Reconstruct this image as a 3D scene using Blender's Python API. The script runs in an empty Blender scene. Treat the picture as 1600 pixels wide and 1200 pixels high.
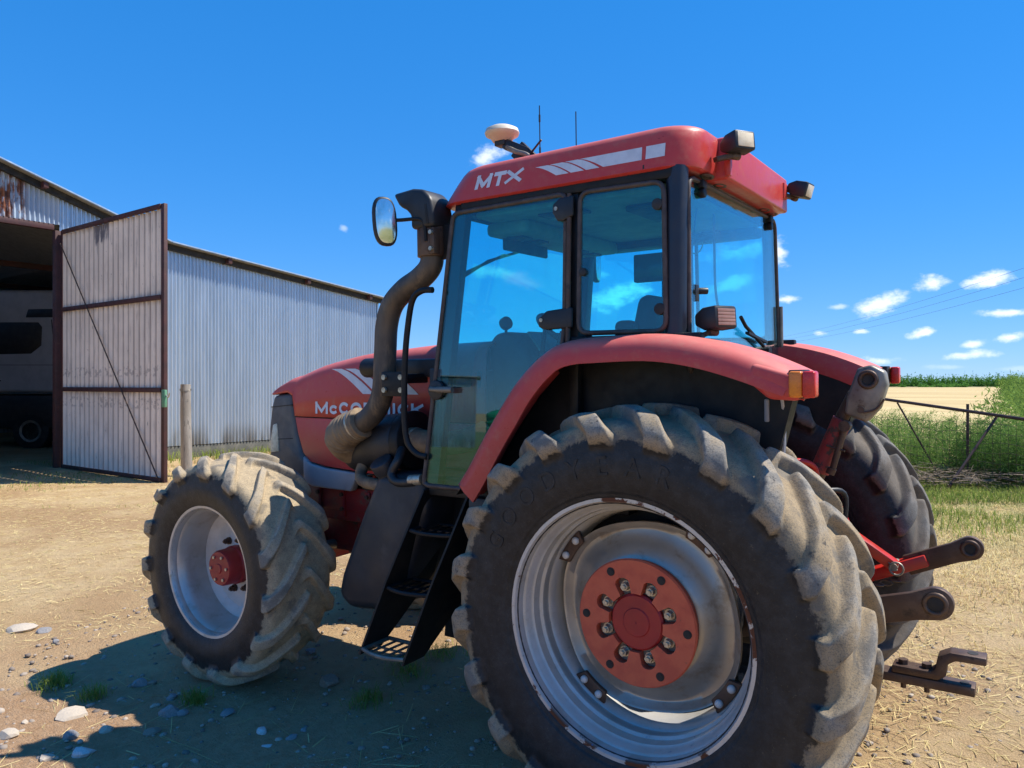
import bpy, bmesh, math, random
import numpy as np
from mathutils import Vector, Matrix, Euler
random.seed(7); RNG = np.random.default_rng(7)
sc = bpy.context.scene
R_ = math.radians

# ------------------------------------------------------------------ camera
CAM = Vector((-1.309, 3.730, 1.77))
cd = bpy.data.cameras.new('camera'); cam = bpy.data.objects.new('camera', cd)
sc.collection.objects.link(cam); sc.camera = cam
cam.location = CAM; cam.rotation_euler = (R_(90), 0, R_(214.5))
cd.sensor_width = 36; cd.lens = 27; cd.clip_start = 0.05; cd.clip_end = 5000
sc.render.resolution_x, sc.render.resolution_y = 1024, 768
FW = Vector((-math.sin(R_(55.5)), math.cos(R_(55.5)))); LF = Vector((-math.cos(R_(55.5)), -math.sin(R_(55.5))))
def yard(r, d):
    """metres to the right of / ahead of where the photographer stands -> world x, y"""
    return (CAM.x + r*FW.x + d*FW.y, CAM.y + r*LF.x + d*LF.y)
def aim(r, up):
    v = Vector((r*FW.x + FW.y, r*LF.x + LF.y, up)); v.normalize(); return v

# ------------------------------------------------------------------ sky, sun, exposure
SUN = Vector((-0.523, -0.411, 1.0)).normalized()
w = bpy.data.worlds.new('World'); sc.world = w; w.use_nodes = True
nt = w.node_tree; nt.nodes.clear()
def wn(t, **k):
    n = nt.nodes.new(t)
    for a, b in k.items(): setattr(n, a, b)
    return n
wout = wn('ShaderNodeOutputWorld'); bg = wn('ShaderNodeBackground'); bg.inputs['Strength'].default_value = 0.14
sky = wn('ShaderNodeTexSky', sky_type='NISHITA', sun_disc=False)
sky.sun_elevation = math.asin(SUN.z); sky.sun_rotation = math.atan2(SUN.x, SUN.y)
sky.altitude = 1200; sky.air_density = 1.0; sky.dust_density = 0.0; sky.ozone_density = 3.0
hs = wn('ShaderNodeHueSaturation'); hs.inputs['Saturation'].default_value = 1.40; hs.inputs['Value'].default_value = 1.82
tn = wn('ShaderNodeMix', data_type='RGBA', blend_type='MULTIPLY'); tn.inputs[0].default_value = 1; tn.inputs[7].default_value = (.60, .775, 1.10, 1)
gmm = wn('ShaderNodeGamma'); gmm.inputs['Gamma'].default_value = .46
nt.links.new(sky.outputs[0], gmm.inputs[0]); nt.links.new(gmm.outputs[0], tn.inputs[6]); nt.links.new(tn.outputs[2], hs.inputs['Color'])
tc = wn('ShaderNodeTexCoord')
nz = wn('ShaderNodeTexNoise'); nz.inputs['Scale'].default_value = 34; nz.inputs['Detail'].default_value = 7; nz.inputs['Roughness'].default_value = 0.62
mpn = wn('ShaderNodeMapping'); mpn.inputs['Scale'].default_value = (1, 1, 1.7)
nt.links.new(tc.outputs['Generated'], mpn.inputs['Vector']); nt.links.new(mpn.outputs[0], nz.inputs['Vector'])
nsub = wn('ShaderNodeMath', operation='MULTIPLY_ADD'); nsub.inputs[1].default_value = 3.0; nsub.inputs[2].default_value = -1.38
nt.links.new(nz.outputs['Fac'], nsub.inputs[0])
# small fair-weather clouds: direction right/up of straight ahead, half width, half height, tilt, density
CL = [(.546,.131,.024,.012,0,1.),(.618,.136,.031,.012,6,1.),(.480,.101,.038,.015,18,.95),(.534,.066,.026,.007,14,1.),
      (.640,.092,.034,.006,0,.9),(.650,.060,.020,.008,12,1.),(.358,.110,.017,.007,0,.9),(.344,.172,.020,.020,0,1.),
      (.596,.038,.032,.007,4,.8),(.600,.052,.018,.006,10,.8),(.478,.030,.028,.007,0,.7),(.424,.100,.013,.005,0,.5),
      (-.028,.300,.034,.014,22,.8),(.140,.115,.058,.018,20,1.),(-.03,.146,.04,.010,0,.45),(.100,.143,.03,.009,0,.55),
      (.454,.068,.012,.004,0,.7),(-.219,.203,.008,.006,0,.35),(.290,.170,.045,.016,8,.9),(.285,.130,.040,.012,14,.9),
      (.57,.022,.03,.004,0,.22),(.66,.02,.03,.004,0,.22),(.40,.066,.010,.004,0,.6)]
rc = random.Random(3)
for k in range(18):          # the same kind of sky goes on all round
    a = rc.uniform(0.85, 2*math.pi-0.85); e = rc.uniform(.03, .3)
    CL.append((math.tan(a) if False else a, e, rc.uniform(.02, .07), rc.uniform(.006, .02), rc.uniform(0, 20), -rc.uniform(.7, 1.)))
prev = None
for (r, up, hw, hh, tilt, den) in CL:
    if den > 0: c = aim(r, up)
    else:
        c0 = aim(0, 0); c = Vector((c0.x*math.cos(r)-c0.y*math.sin(r), c0.x*math.sin(r)+c0.y*math.cos(r), up)).normalized()
    den = abs(den)
    right = Vector((c.y, -c.x, 0)).normalized(); upv = right.cross(c)
    t = R_(tilt); e1 = right*math.cos(t)+upv*math.sin(t); e2 = upv*math.cos(t)-right*math.sin(t)
    M = Matrix((e1, e2, e1.cross(e2))).transposed()
    mp = wn('ShaderNodeMapping', vector_type='TEXTURE'); mp.inputs['Location'].default_value = c
    mp.inputs['Rotation'].default_value = M.to_euler(); mp.inputs['Scale'].default_value = (hw*.74, hh*.76, .4)
    nt.links.new(tc.outputs['Generated'], mp.inputs['Vector'])
    ln = wn('ShaderNodeVectorMath', operation='LENGTH'); nt.links.new(mp.outputs[0], ln.inputs[0])
    ad = wn('ShaderNodeMath', operation='ADD'); nt.links.new(ln.outputs['Value'], ad.inputs[0]); nt.links.new(nsub.outputs[0], ad.inputs[1])
    mr = wn('ShaderNodeMapRange', interpolation_type='SMOOTHSTEP'); nt.links.new(ad.outputs[0], mr.inputs[0])
    mr.inputs[1].default_value = 1.35; mr.inputs[2].default_value = .15; mr.inputs[3].default_value = 0; mr.inputs[4].default_value = den*.93
    if prev is None: prev = mr.outputs[0]
    else:
        mx = wn('ShaderNodeMath', operation='MAXIMUM'); nt.links.new(prev, mx.inputs[0]); nt.links.new(mr.outputs[0], mx.inputs[1]); prev = mx.outputs[0]
cm = wn('ShaderNodeMix', data_type='RGBA'); nt.links.new(prev, cm.inputs[0]); nt.links.new(hs.outputs[0], cm.inputs[6])
cm.inputs[7].default_value = (5.6, 5.9, 6.2, 1)
nt.links.new(cm.outputs[2], bg.inputs['Color']); nt.links.new(bg.outputs[0], wout.inputs[0])

sl = bpy.data.lights.new('sun', 'SUN'); sl.energy = 4.4; sl.angle = R_(0.53); sl.color = (1, .945, .86)
so = bpy.data.objects.new('sun', sl); sc.collection.objects.link(so); so.location = (0, 0, 30)
so.rotation_euler = (-SUN).to_track_quat('-Z', 'Y').to_euler()
sc.view_settings.view_transform = 'Standard'; sc.view_settings.look = 'None'
sc.view_settings.exposure = 0.68; sc.view_settings.gamma = 1
w.cycles.sampling_method = 'MANUAL'; w.cycles.sample_map_resolution = 512
sc.cycles.max_bounces = 6; sc.cycles.transparent_max_bounces = 24; sc.cycles.caustics_reflective = False; sc.cycles.caustics_refractive = False

# ------------------------------------------------------------------ helpers
C = sc.collection
MATS = {}
class NT:
    def __init__(s, m): s.t = m.node_tree
    def n(s, t, **k):
        n = s.t.nodes.new(t)
        for a, b in k.items(): setattr(n, a, b)
        return n
    def l(s, a, b): s.t.links.new(a, b)
    def noise(s, vec, scale, detail=5, rough=.6, dist=0):
        n = s.n('ShaderNodeTexNoise'); n.inputs['Scale'].default_value = scale; n.inputs['Detail'].default_value = detail
        n.inputs['Roughness'].default_value = rough; n.inputs['Distortion'].default_value = dist
        if vec is not None: s.l(vec, n.inputs['Vector'])
        return n.outputs['Fac']
    def ramp(s, v, a, b, lo=0., hi=1.):
        n = s.n('ShaderNodeMapRange', interpolation_type='SMOOTHSTEP'); s.l(v, n.inputs[0])
        for i, x in enumerate((a, b, lo, hi)): n.inputs[i+1].default_value = x
        return n.outputs[0]
    def mix(s, f, a, b):
        n = s.n('ShaderNodeMix', data_type='RGBA')
        for i, x in ((0, f), (6, a), (7, b)):
            if isinstance(x, (int, float)): n.inputs[i].default_value = x
            elif isinstance(x, tuple): n.inputs[i].default_value = (*x, 1)
            else: s.l(x, n.inputs[i])
        return n.outputs[2]
    def math(s, op, a, b=None, c=None):
        n = s.n('ShaderNodeMath', operation=op)
        for i, x in enumerate((a, b, c)):
            if x is None: continue
            if isinstance(x, (int, float)): n.inputs[i].default_value = x
            else: s.l(x, n.inputs[i])
        return n.outputs[0]
    def coord(s, scale=None, kind='Object'):
        o = s.n('ShaderNodeTexCoord').outputs[kind]
        if scale:
            m = s.n('ShaderNodeMapping'); m.inputs['Scale'].default_value = scale; s.l(o, m.inputs['Vector']); o = m.outputs[0]
        return o
    def bump(s, h, strength, dist=.01):
        b = s.n('ShaderNodeBump'); b.inputs['Strength'].default_value = strength; b.inputs['Distance'].default_value = dist
        s.l(h, b.inputs['Height']); return b.outputs[0]
def newmat(name):
    m = bpy.data.materials.new(name); m.use_nodes = True; MATS[name] = m
    t = NT(m); p = m.node_tree.nodes['Principled BSDF']; return m, t, p
def mat(name, a, b=None, rough=.5, metal=0., scale=8, lo=.4, hi=.65, bump=0, bscale=60, stretch=None, spec=.5, c=None, clo=.62, chi=.7, cscale=25, bdist=.004):
    m, t, p = newmat(name); p.inputs['Roughness'].default_value = rough; p.inputs['Metallic'].default_value = metal
    p.inputs['Specular IOR Level'].default_value = spec
    co = t.coord(stretch)
    col = a
    if b: col = t.mix(t.ramp(t.noise(co, scale), lo, hi), a, b)
    if c: col = t.mix(t.ramp(t.noise(co, cscale, 6, .7), clo, chi), col, c)
    if isinstance(col, tuple): p.inputs['Base Color'].default_value = (*col, 1)
    else: t.l(col, p.inputs['Base Color'])
    r = t.ramp(t.noise(co, scale*2.3), .2, .8, rough*.8, min(1, rough*1.2)); t.l(r, p.inputs['Roughness'])
    if bump: t.l(t.bump(t.noise(co, bscale), bump, bdist), p.inputs['Normal'])
    return m
# paint: red, chalked by the sun where faces look up, dusty
def paint(name, a, faded, dust, rough=.33):
    m, t, p = newmat(name); co = t.coord()
    g = t.n('ShaderNodeNewGeometry'); sx = t.n('ShaderNodeSeparateXYZ'); t.l(g.outputs['Normal'], sx.inputs[0])
    up = t.ramp(sx.outputs[2], .05, .9)
    n1 = t.noise(co, 3.0, 6); n2 = t.noise(co, 22, 6, .7)
    f = t.math('MULTIPLY', t.math('ADD', t.math('MULTIPLY', up, .75), .12), t.ramp(n1, .2, .75, .55, 1.))
    col = t.mix(f, a, faded)
    col = t.mix(t.math('MULTIPLY', t.ramp(n2, .45, .8, .04, .42), t.ramp(n1, .3, .7, .3, 1.)), col, dust)
    scr = t.noise(t.coord((3, 3, 40)), 3.0, 4, .6); col = t.mix(t.ramp(scr, .68, .72, 0, .25), col, dust)
    t.l(col, p.inputs['Base Color'])
    t.l(t.math('ADD', t.math('MULTIPLY', up, .16), t.ramp(n2, .3, .8, rough-.06, rough+.18)), p.inputs['Roughness'])
    t.l(t.bump(t.noise(co, 160, 3), .05, .002), p.inputs['Normal'])
    p.inputs['Specular IOR Level'].default_value = .4
    return m
RED = paint('red_paint', (.50, .032, .032), (.68, .19, .155), (.46, .26, .17))
HUBRED = mat('hub_red', (.58, .115, .055), (.50, .085, .045), .62, scale=14, c=(.22, .07, .04), clo=.62, chi=.75, cscale=45, bump=.06)
CAPRED = mat('cap_red', (.36, .022, .022), (.30, .02, .02), .45, scale=12)
RED2 = mat('chassis_red', (.30, .018, .018), (.16, .025, .02), .55, scale=5, c=(.12, .08, .055), clo=.52, chi=.7, cscale=11, bump=.1)
BRTRED = mat('link_red', (.55, .018, .012), (.42, .03, .02), .38, scale=9, c=(.15, .05, .03), clo=.6, chi=.7, cscale=20)
BLACK = mat('black_plastic', (.012, .013, .016), (.022, .022, .025), .48, scale=6, c=(.06, .05, .04), clo=.6, chi=.85, cscale=9, bump=.08, bscale=220)
TANK = mat('tank_plastic', (.016, .018, .023), (.028, .03, .036), .5, scale=4, c=(.075, .07, .065), clo=.55, chi=.85, cscale=7, bump=.1, bscale=120)
BLKMET = mat('black_metal', (.008, .009, .011), (.016, .015, .015), .5, spec=.3, scale=10, c=(.09, .06, .04), clo=.64, chi=.8, cscale=16)
DARK = mat('dark_grime', (.012, .012, .013), (.03, .026, .022), .7, scale=7)
STEEL = mat('brown_steel', (.085, .048, .033), (.13, .085, .06), .55, .35, scale=11, c=(.045, .028, .022), clo=.5, chi=.7, cscale=22, bump=.15)
GREYSTEEL = mat('grey_steel', (.20, .18, .155), (.30, .27, .22), .5, .5, scale=10, c=(.10, .07, .05), clo=.56, chi=.7, cscale=18, bump=.12)
BOLT = mat('zinc_bolt', (.52, .48, .38), (.34, .30, .24), .4, .6, scale=60)
RIM = mat('rim_silver', (.50, .49, .47), (.43, .40, .36), .36, .35, scale=4, c=(.30, .27, .21), clo=.5, chi=.75, cscale=9, bump=.04)
DISC = mat('disc_silver', (.44, .41, .36), (.36, .33, .28), .36, .5, scale=3, c=(.27, .22, .16), clo=.5, chi=.72, cscale=8)
FDISC = mat('front_disc_white', (.62, .60, .57), (.52, .49, .45), .5, scale=6, c=(.25, .18, .12), clo=.62, chi=.76, cscale=14)
WHITE = mat('decal_silver', (.66, .68, .72), (.58, .60, .64), .4, scale=20, c=(.40, .33, .30), clo=.66, chi=.8, cscale=40)
CREAM = mat('cream_plastic', (.66, .60, .48), (.58, .50, .38), .55, scale=14)
GRILLE = mat('grille_grey', (.085, .082, .08), (.12, .112, .10), .55, scale=9, bump=.1)
TRIM = mat('trim_grey', (.34, .34, .35), (.28, .28, .29), .42, scale=5, c=(.20, .17, .14), clo=.55, chi=.8, cscale=9)
HOSE = mat('dusty_hose', (.25, .175, .10), (.13, .09, .06), .75, scale=9, bump=.25, bscale=50, c=(.24, .18, .11), clo=.52, chi=.72, cscale=14)
PIPE = mat('exhaust_pipe', (.13, .10, .072), (.06, .052, .046), .55, .3, scale=6, c=(.22, .16, .10), clo=.5, chi=.72, cscale=13, stretch=(1, 1, .35), bump=.15, bscale=90)
CABIN = mat('cab_liner', (.26, .27, .23), (.20, .21, .19), .8, scale=10)
CABDARK = mat('cab_dark_trim', (.016, .018, .021), (.028, .029, .032), .65, scale=10)
SEAL = mat('rubber_seal', (.055, .04, .036), (.085, .065, .055), .6, scale=20)
RUSTF = mat('door_frame_iron', (.075, .026, .024), (.05, .022, .02), .6, scale=4, c=(.13, .06, .04), clo=.58, chi=.75, cscale=14)
def glassmat(name, tint, refl):
    m, t, p = newmat(name); t.t.nodes.remove(p)
    o = t.t.nodes['Material Output']; tr = t.n('ShaderNodeBsdfTransparent'); tr.inputs[0].default_value = (*tint, 1)
    gl = t.n('ShaderNodeBsdfGlossy'); gl.inputs['Roughness'].default_value = .012; gl.inputs[0].default_value = (.95, 1, 1, 1)
    g_ = t.n('ShaderNodeNewGeometry'); dp = t.n('ShaderNodeVectorMath', operation='DOT_PRODUCT'); t.l(g_.outputs['Normal'], dp.inputs[0]); t.l(g_.outputs['Incoming'], dp.inputs[1])
    fr = t.n('ShaderNodeMath', operation='MULTIPLY_ADD'); fr.inputs[1].default_value = .96; fr.inputs[2].default_value = .04
    t.l(t.math('POWER', t.math('SUBTRACT', 1.0, t.math('ABSOLUTE', dp.outputs['Value'])), 5.0), fr.inputs[0])
    df = t.n('ShaderNodeBsdfDiffuse'); df.inputs[0].default_value = (.45, .42, .36, 1)
    mx = t.n('ShaderNodeMixShader'); t.l(t.math('MULTIPLY', fr.outputs[0], refl), mx.inputs[0]); t.l(tr.outputs[0], mx.inputs[1]); t.l(gl.outputs[0], mx.inputs[2])
    m2 = t.n('ShaderNodeMixShader'); t.l(t.ramp(t.noise(t.coord((1, 1, .4)), 7, 6, .7), .45, .8, 0.004, .03), m2.inputs[0])
    t.l(mx.outputs[0], m2.inputs[1]); t.l(df.outputs[0], m2.inputs[2]); t.l(m2.outputs[0], o.inputs[0]); return m
GLASS = glassmat('cab_glass', (.53, .95, .985), 1.6)
MIRROR = mat('mirror_glass', (.72, .78, .78), (.58, .65, .62), .12, .95, scale=20)
LENS = mat('lamp_lens', (.80, .68, .48), (.66, .54, .36), .3, scale=30)
AMBER = mat('amber_lens', (.75, .22, .02), (.62, .16, .02), .25, scale=30)
REDLENS = mat('red_lens', (.62, .03, .02), (.48, .02, .02), .25, scale=30)

def link(name, me, m=None, parent=None, smooth=None):
    o = bpy.data.objects.new(name, me); C.objects.link(o)
    if m is not None and not me.materials: me.materials.append(m)
    if parent is not None: o.parent = parent
    if smooth is not None and len(me.polygons):
        me.polygons.foreach_set('use_smooth', [True]*len(me.polygons))
        if smooth < 3.1: me.set_sharp_from_angle(angle=smooth)
    return o
def bm_me(bm, name='mesh'):
    bmesh.ops.recalc_face_normals(bm, faces=bm.faces)
    me = bpy.data.meshes.new(name); bm.to_mesh(me); bm.free(); return me
def bevel(bm, b, seg=2, ang=.5):
    if b <= 0: return
    es = [e for e in bm.edges if len(e.link_faces) == 2 and e.calc_face_angle(0) > ang]
    bmesh.ops.bevel(bm, geom=es, offset=b, segments=seg, affect='EDGES', profile=.5, clamp_overlap=True)
def add_box(bm, c, s, rot=None):
    M = Matrix.Translation(Vector(c)) @ (rot.to_4x4() if rot is not None else Matrix()) @ Matrix.Diagonal((s[0], s[1], s[2], 1))
    return bmesh.ops.create_cube(bm, size=1, matrix=M)['verts']
def add_bar(bm, a, b, wx, wy, upv=(0, 0, 1)):
    a, b = Vector(a), Vector(b); z = (b-a).normalized(); u = Vector(upv)
    if abs(z.dot(u)) > .97: u = Vector((1, 0, 0))
    x = u.cross(z).normalized(); y = z.cross(x)
    M = Matrix((x, y, z)).transposed(); add_box(bm, (a+b)/2, (wx, wy, (b-a).length), M)
def add_cyl(bm, a, b, r, r2=None, seg=20):
    a, b = Vector(a), Vector(b); z = (b-a); L = z.length; q = Vector((0, 0, 1)).rotation_difference(z.normalized())
    bmesh.ops.create_cone(bm, cap_ends=True, segments=seg, radius1=r, radius2=r if r2 is None else r2, depth=L,
                          matrix=Matrix.Translation((a+b)/2) @ q.to_matrix().to_4x4())
def add_prism(bm, pts, axis, t0, t1):
    """polygon extruded along an axis; pts are the other two coordinates in xyz order"""
    def mk(p, t):
        if axis == 'y': return (p[0], t, p[1])
        if axis == 'x': return (t, p[0], p[1])
        return (p[0], p[1], t)
    n = len(pts); f0 = [t0(p) if callable(t0) else t0 for p in pts]; f1 = [t1(p) if callable(t1) else t1 for p in pts]
    a = [bm.verts.new(mk(p, t)) for p, t in zip(pts, f0)]; b = [bm.verts.new(mk(p, t)) for p, t in zip(pts, f1)]
    bm.faces.new(a); bm.faces.new(b[::-1])
    for i in range(n): bm.faces.new((a[i], b[i], b[(i+1) % n], a[(i+1) % n]))
def smooth_path(pts, sub=6):
    pts = [Vector(p) for p in pts]; out = []
    for i in range(len(pts)-1):
        p0, p1, p2, p3 = pts[max(i-1, 0)], pts[i], pts[i+1], pts[min(i+2, len(pts)-1)]
        for k in range(sub):
            t = k/sub; out.append(.5*((2*p1)+(-p0+p2)*t+(2*p0-5*p1+4*p2-p3)*t*t+(-p0+3*p1-3*p2+p3)*t**3))
    out.append(pts[-1]); return out
def add_tube(bm, path, rad, seg=12, closed=False):
    path = [Vector(p) for p in path]; n = len(path); rf = rad if callable(rad) else (lambda t: rad)
    rings = []; u = None
    for i, p in enumerate(path):
        if closed: tn = (path[(i+1) % n]-path[i-1]).normalized()
        else: tn = (path[min(i+1, n-1)]-path[max(i-1, 0)]).normalized()
        if u is None: u = tn.orthogonal().normalized()
        u = (u - tn*u.dot(tn)).normalized(); v = tn.cross(u); r = rf(i/(n-1))
        rings.append([bm.verts.new(p+(u*math.cos(a)+v*math.sin(a))*r) for a in [2*math.pi*k/seg for k in range(seg)]])
    for i in range(n if closed else n-1):
        A, B = rings[i], rings[(i+1) % n]
        for k in range(seg): bm.faces.new((A[k], A[(k+1) % seg], B[(k+1) % seg], B[k]))
    if not closed: bm.faces.new(rings[0][::-1]); bm.faces.new(rings[-1])
def add_rev(bm, prof, seg=64, closed=True):
    """revolve (y, r) profile round the y axis; closed = profile is a loop"""
    rings = []
    for (y, r) in prof: rings.append([bm.verts.new((r*math.cos(2*math.pi*k/seg), y, r*math.sin(2*math.pi*k/seg))) for k in range(seg)])
    n = len(rings)
    for i in range(n if closed else n-1):
        A, B = rings[i], rings[(i+1) % n]
        for k in range(seg): bm.faces.new((A[k], A[(k+1) % seg], B[(k+1) % seg], B[k]))
    if not closed:
        for rg in (rings[0], rings[-1]): bm.faces.new(rg)
def part(name, m, parent, fn, bev=0, seg=2, smooth=.6, bang=.5):
    bm = bmesh.new(); fn(bm); bmesh.ops.recalc_face_normals(bm, faces=bm.faces); bevel(bm, bev, seg, bang)
    return link(name, bm_me(bm, name), m, parent, smooth)
def bpart(name, m, parent, boxes, bev=.006, **k):
    return part(name, m, parent, lambda bm: [add_box(bm, *b) for b in boxes], bev, **k)
def empty(name, loc=(0, 0, 0), rz=0):
    o = bpy.data.objects.new(name, None); C.objects.link(o); o.location = loc; o.rotation_euler = (0, 0, rz); o.empty_display_size = .3; return o
def tag(o, label, cat, group=None):
    o['label'] = label; o['category'] = cat
    if group: o['group'] = group
    return o
def struct(o): o['kind'] = 'structure'; return o
def stuff(o, label, cat):
    o['kind'] = 'stuff'; o['label'] = label; o['category'] = cat; return o
def from_np(name, V, Fc, m=None, parent=None, smooth=None):
    V = np.asarray(V, np.float32); Fc = np.asarray(Fc, np.int32); k = Fc.shape[1]
    me = bpy.data.meshes.new(name); me.vertices.add(len(V)); me.vertices.foreach_set('co', V.ravel())
    me.loops.add(Fc.size); me.loops.foreach_set('vertex_index', Fc.ravel())
    me.polygons.add(len(Fc)); me.polygons.foreach_set('loop_start', np.arange(0, Fc.size, k, dtype=np.int32))
    me.update(calc_edges=True); me.validate()
    return link(name, me, m, parent, smooth)
def copy_part(o, parent, loc=None, rot=None, scale=None):
    c = o.copy(); C.objects.link(c); c.parent = parent
    if loc is not None: c.location = loc
    if rot is not None: c.rotation_euler = rot
    if scale is not None: c.scale = scale
    return c
def glyphs(body, size, bold=.012, shear=0, ext=.0008):
    cu = bpy.data.curves.new('glyphs', 'FONT'); cu.body = body; cu.size = size; cu.offset = bold*size; cu.shear = shear; cu.extrude = ext; cu.resolution_u = 4
    o = bpy.data.objects.new('glyphs', cu); C.objects.link(o); bpy.context.view_layer.update()
    me = bpy.data.meshes.new_from_object(o.evaluated_get(bpy.context.evaluated_depsgraph_get())); bpy.data.objects.remove(o); bpy.data.curves.remove(cu)
    v = np.array([p.co[:] for p in me.vertices]); return me, v
def fit_text(me, v, x0, x1, y0, y1):
    a, b = v[:, :2].min(0), v[:, :2].max(0)
    v2 = v.copy(); v2[:, 0] = x0+(v[:, 0]-a[0])/(b[0]-a[0])*(x1-x0); v2[:, 1] = y0+(v[:, 1]-a[1])/(b[1]-a[1])*(y1-y0); return v2
def noise2(x, y, s, seed=0):
    """cheap smooth value noise"""
    r = np.random.default_rng(seed); T = r.random((64, 64)); x = np.asarray(x)*s; y = np.asarray(y)*s
    xi = np.floor(x).astype(int); yi = np.floor(y).astype(int); fx = x-xi; fy = y-yi; fx = fx*fx*(3-2*fx); fy = fy*fy*(3-2*fy)
    g = lambda i, j: T[i % 64, j % 64]
    return (g(xi, yi)*(1-fx)+g(xi+1, yi)*fx)*(1-fy)+(g(xi, yi+1)*(1-fx)+g(xi+1, yi+1)*fx)*fy-.5

# ------------------------------------------------------------------ ground
def gz(x, y):
    x = np.asarray(x, float); y = np.asarray(y, float)
    z = .026*np.clip(1.0-y, 0, 2.2)*np.exp(-np.clip(-y-4, 0, None)/10)
    fall = np.exp(-((x-1)**2+(y-1)**2)/400.)
    z = z + fall*(.05*noise2(x, y, .5, 1)+.035*noise2(x, y, 1.7, 2)+.016*noise2(x, y, 5.3, 3)+.008*noise2(x, y, 13., 4))
    wheel = np.zeros_like(z)
    for wx, wy in ((0, .85), (0, -.85), (2.7, .85), (2.7, -.85)): wheel = np.maximum(wheel, np.exp(-((x-wx)**2+(y-wy)**2)/.25))
    zt = .026*np.clip(1.0-y, 0, 2.2)
    return z*(1-wheel)+wheel*zt
gm, t, p = newmat('yard_ground'); p.inputs['Roughness'].default_value = .95; p.inputs['Specular IOR Level'].default_value = .15
co = t.coord(); sep = t.n('ShaderNodeSeparateXYZ'); t.l(co, sep.inputs[0])
n1 = t.noise(co, .35, 6, .6); n2 = t.noise(co, 2.2, 7, .65); n3 = t.noise(co, 14, 6, .7); n4 = t.noise(co, 70, 4, .7)
stk = t.noise(t.coord((9, 30, 1)), 3.0, 5, .7, 1.5)
col = t.mix(t.ramp(n2, .35, .65), (.51, .345, .175), (.59, .43, .235))
col = t.mix(t.ramp(n1, .45, .62), col, (.43, .275, .14))
col = t.mix(t.ramp(stk, .52, .72, 0, .6), col, (.56, .44, .24))
col = t.mix(t.ramp(n3, .56, .72, 0, .6), col, (.22, .145, .085))
col = t.mix(t.ramp(n4, .60, .78, 0, .5), col, (.50, .42, .32))
# worn earth by the tractor, its colour also warmed and lightened to lift the tractor's shadow, greener verge toward the fence, straw towards the shed
dv = t.n('ShaderNodeVectorMath', operation='DISTANCE'); t.l(co, dv.inputs[0]); dv.inputs[1].default_value = (2.0, 2.6, 0)
worn = t.ramp(t.math('ADD', dv.outputs['Value'], t.math('MULTIPLY', n2, 2.4)), 2.4, 4.6, .8, 0)
dirt_shade_tint = t.mix(t.ramp(n3, .35, .65), (.40, .235, .13), (.50, .32, .19)); dirt_shade_tint = t.mix(t.ramp(n4, .55, .7, 0, .7), dirt_shade_tint, (.48, .38, .28))
col = t.mix(worn, col, dirt_shade_tint)
vg = t.math('ADD', t.math('MULTIPLY', sep.outputs[0], -.72), t.math('MULTIPLY', sep.outputs[1], -.72))   # grows towards the fence
gr = t.math('MULTIPLY', t.ramp(t.math('ADD', vg, t.math('MULTIPLY', n1, 5)), 5.5, 9.5), t.ramp(n2, .3, .6))
col = t.mix(gr, col, (.17, .20, .045))
t.l(col, p.inputs['Base Color'])
hgt = t.math('ADD', t.math('MULTIPLY', n3, .5), t.math('ADD', t.math('MULTIPLY', n4, .35), t.math('MULTIPLY', stk, .3)))
t.l(t.bump(hgt, 1.0, .045), p.inputs['Normal'])
ax = np.sinh(np.linspace(-6.1, 6.1, 300)); ax = ax/ax.max()*2500
gx, gy = np.meshgrid(ax+1.2, ax+1.8, indexing='ij'); zz = gz(gx, gy)
n = 300; idx = np.arange(n*n).reshape(n, n)
Fg = np.stack([idx[:-1, :-1], idx[1:, :-1], idx[1:, 1:], idx[:-1, 1:]], -1).reshape(-1, 4)
ground = struct(from_np('ground', np.stack([gx, gy, zz], -1).reshape(-1, 3), Fg, gm, smooth=3.14))

# stubble field beyond the fence
fm, t, p = newmat('stubble'); p.inputs['Roughness'].default_value = .95; p.inputs['Specular IOR Level'].default_value = .1
co = t.coord(); a1 = t.noise(t.coord((.02, .1, 1)), 1.3, 6, .6, .4); a2 = t.noise(co, .5, 6, .7)
cf = t.mix(t.ramp(a1, .38, .66), (.58, .455, .225), (.46, .32, .155)); cf = t.mix(t.ramp(a2, .5, .8, 0, .4), cf, (.60, .49, .29)); t.l(cf, p.inputs['Base Color'])
t.l(t.bump(t.noise(co, 6, 5), .5, .1), p.inputs['Normal'])
def sheet(name, pts, z, m):
    me = bpy.data.meshes.new(name); me.from_pydata([(*yard(*q), z) for q in pts], [], [tuple(range(len(pts)))]); me.update()
    if me.polygons[0].normal.z < 0: me.flip_normals()
    return struct(link(name, me, m))
field = sheet('stubble_field', [(7, 18), (60, 17), (900, 250), (700, 400), (-900, 420), (-900, 330), (-30, 70), (2, 30)], .06, fm)
vm = mat('verge_grass', (.30, .25, .10), (.17, .19, .06), .95, scale=.12, c=(.40, .33, .16), cscale=.6, clo=.45, chi=.7)
verge = sheet('field_verge', [(-900, 421), (900, 401), (900, 700), (-900, 700)], .12, vm)

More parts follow.
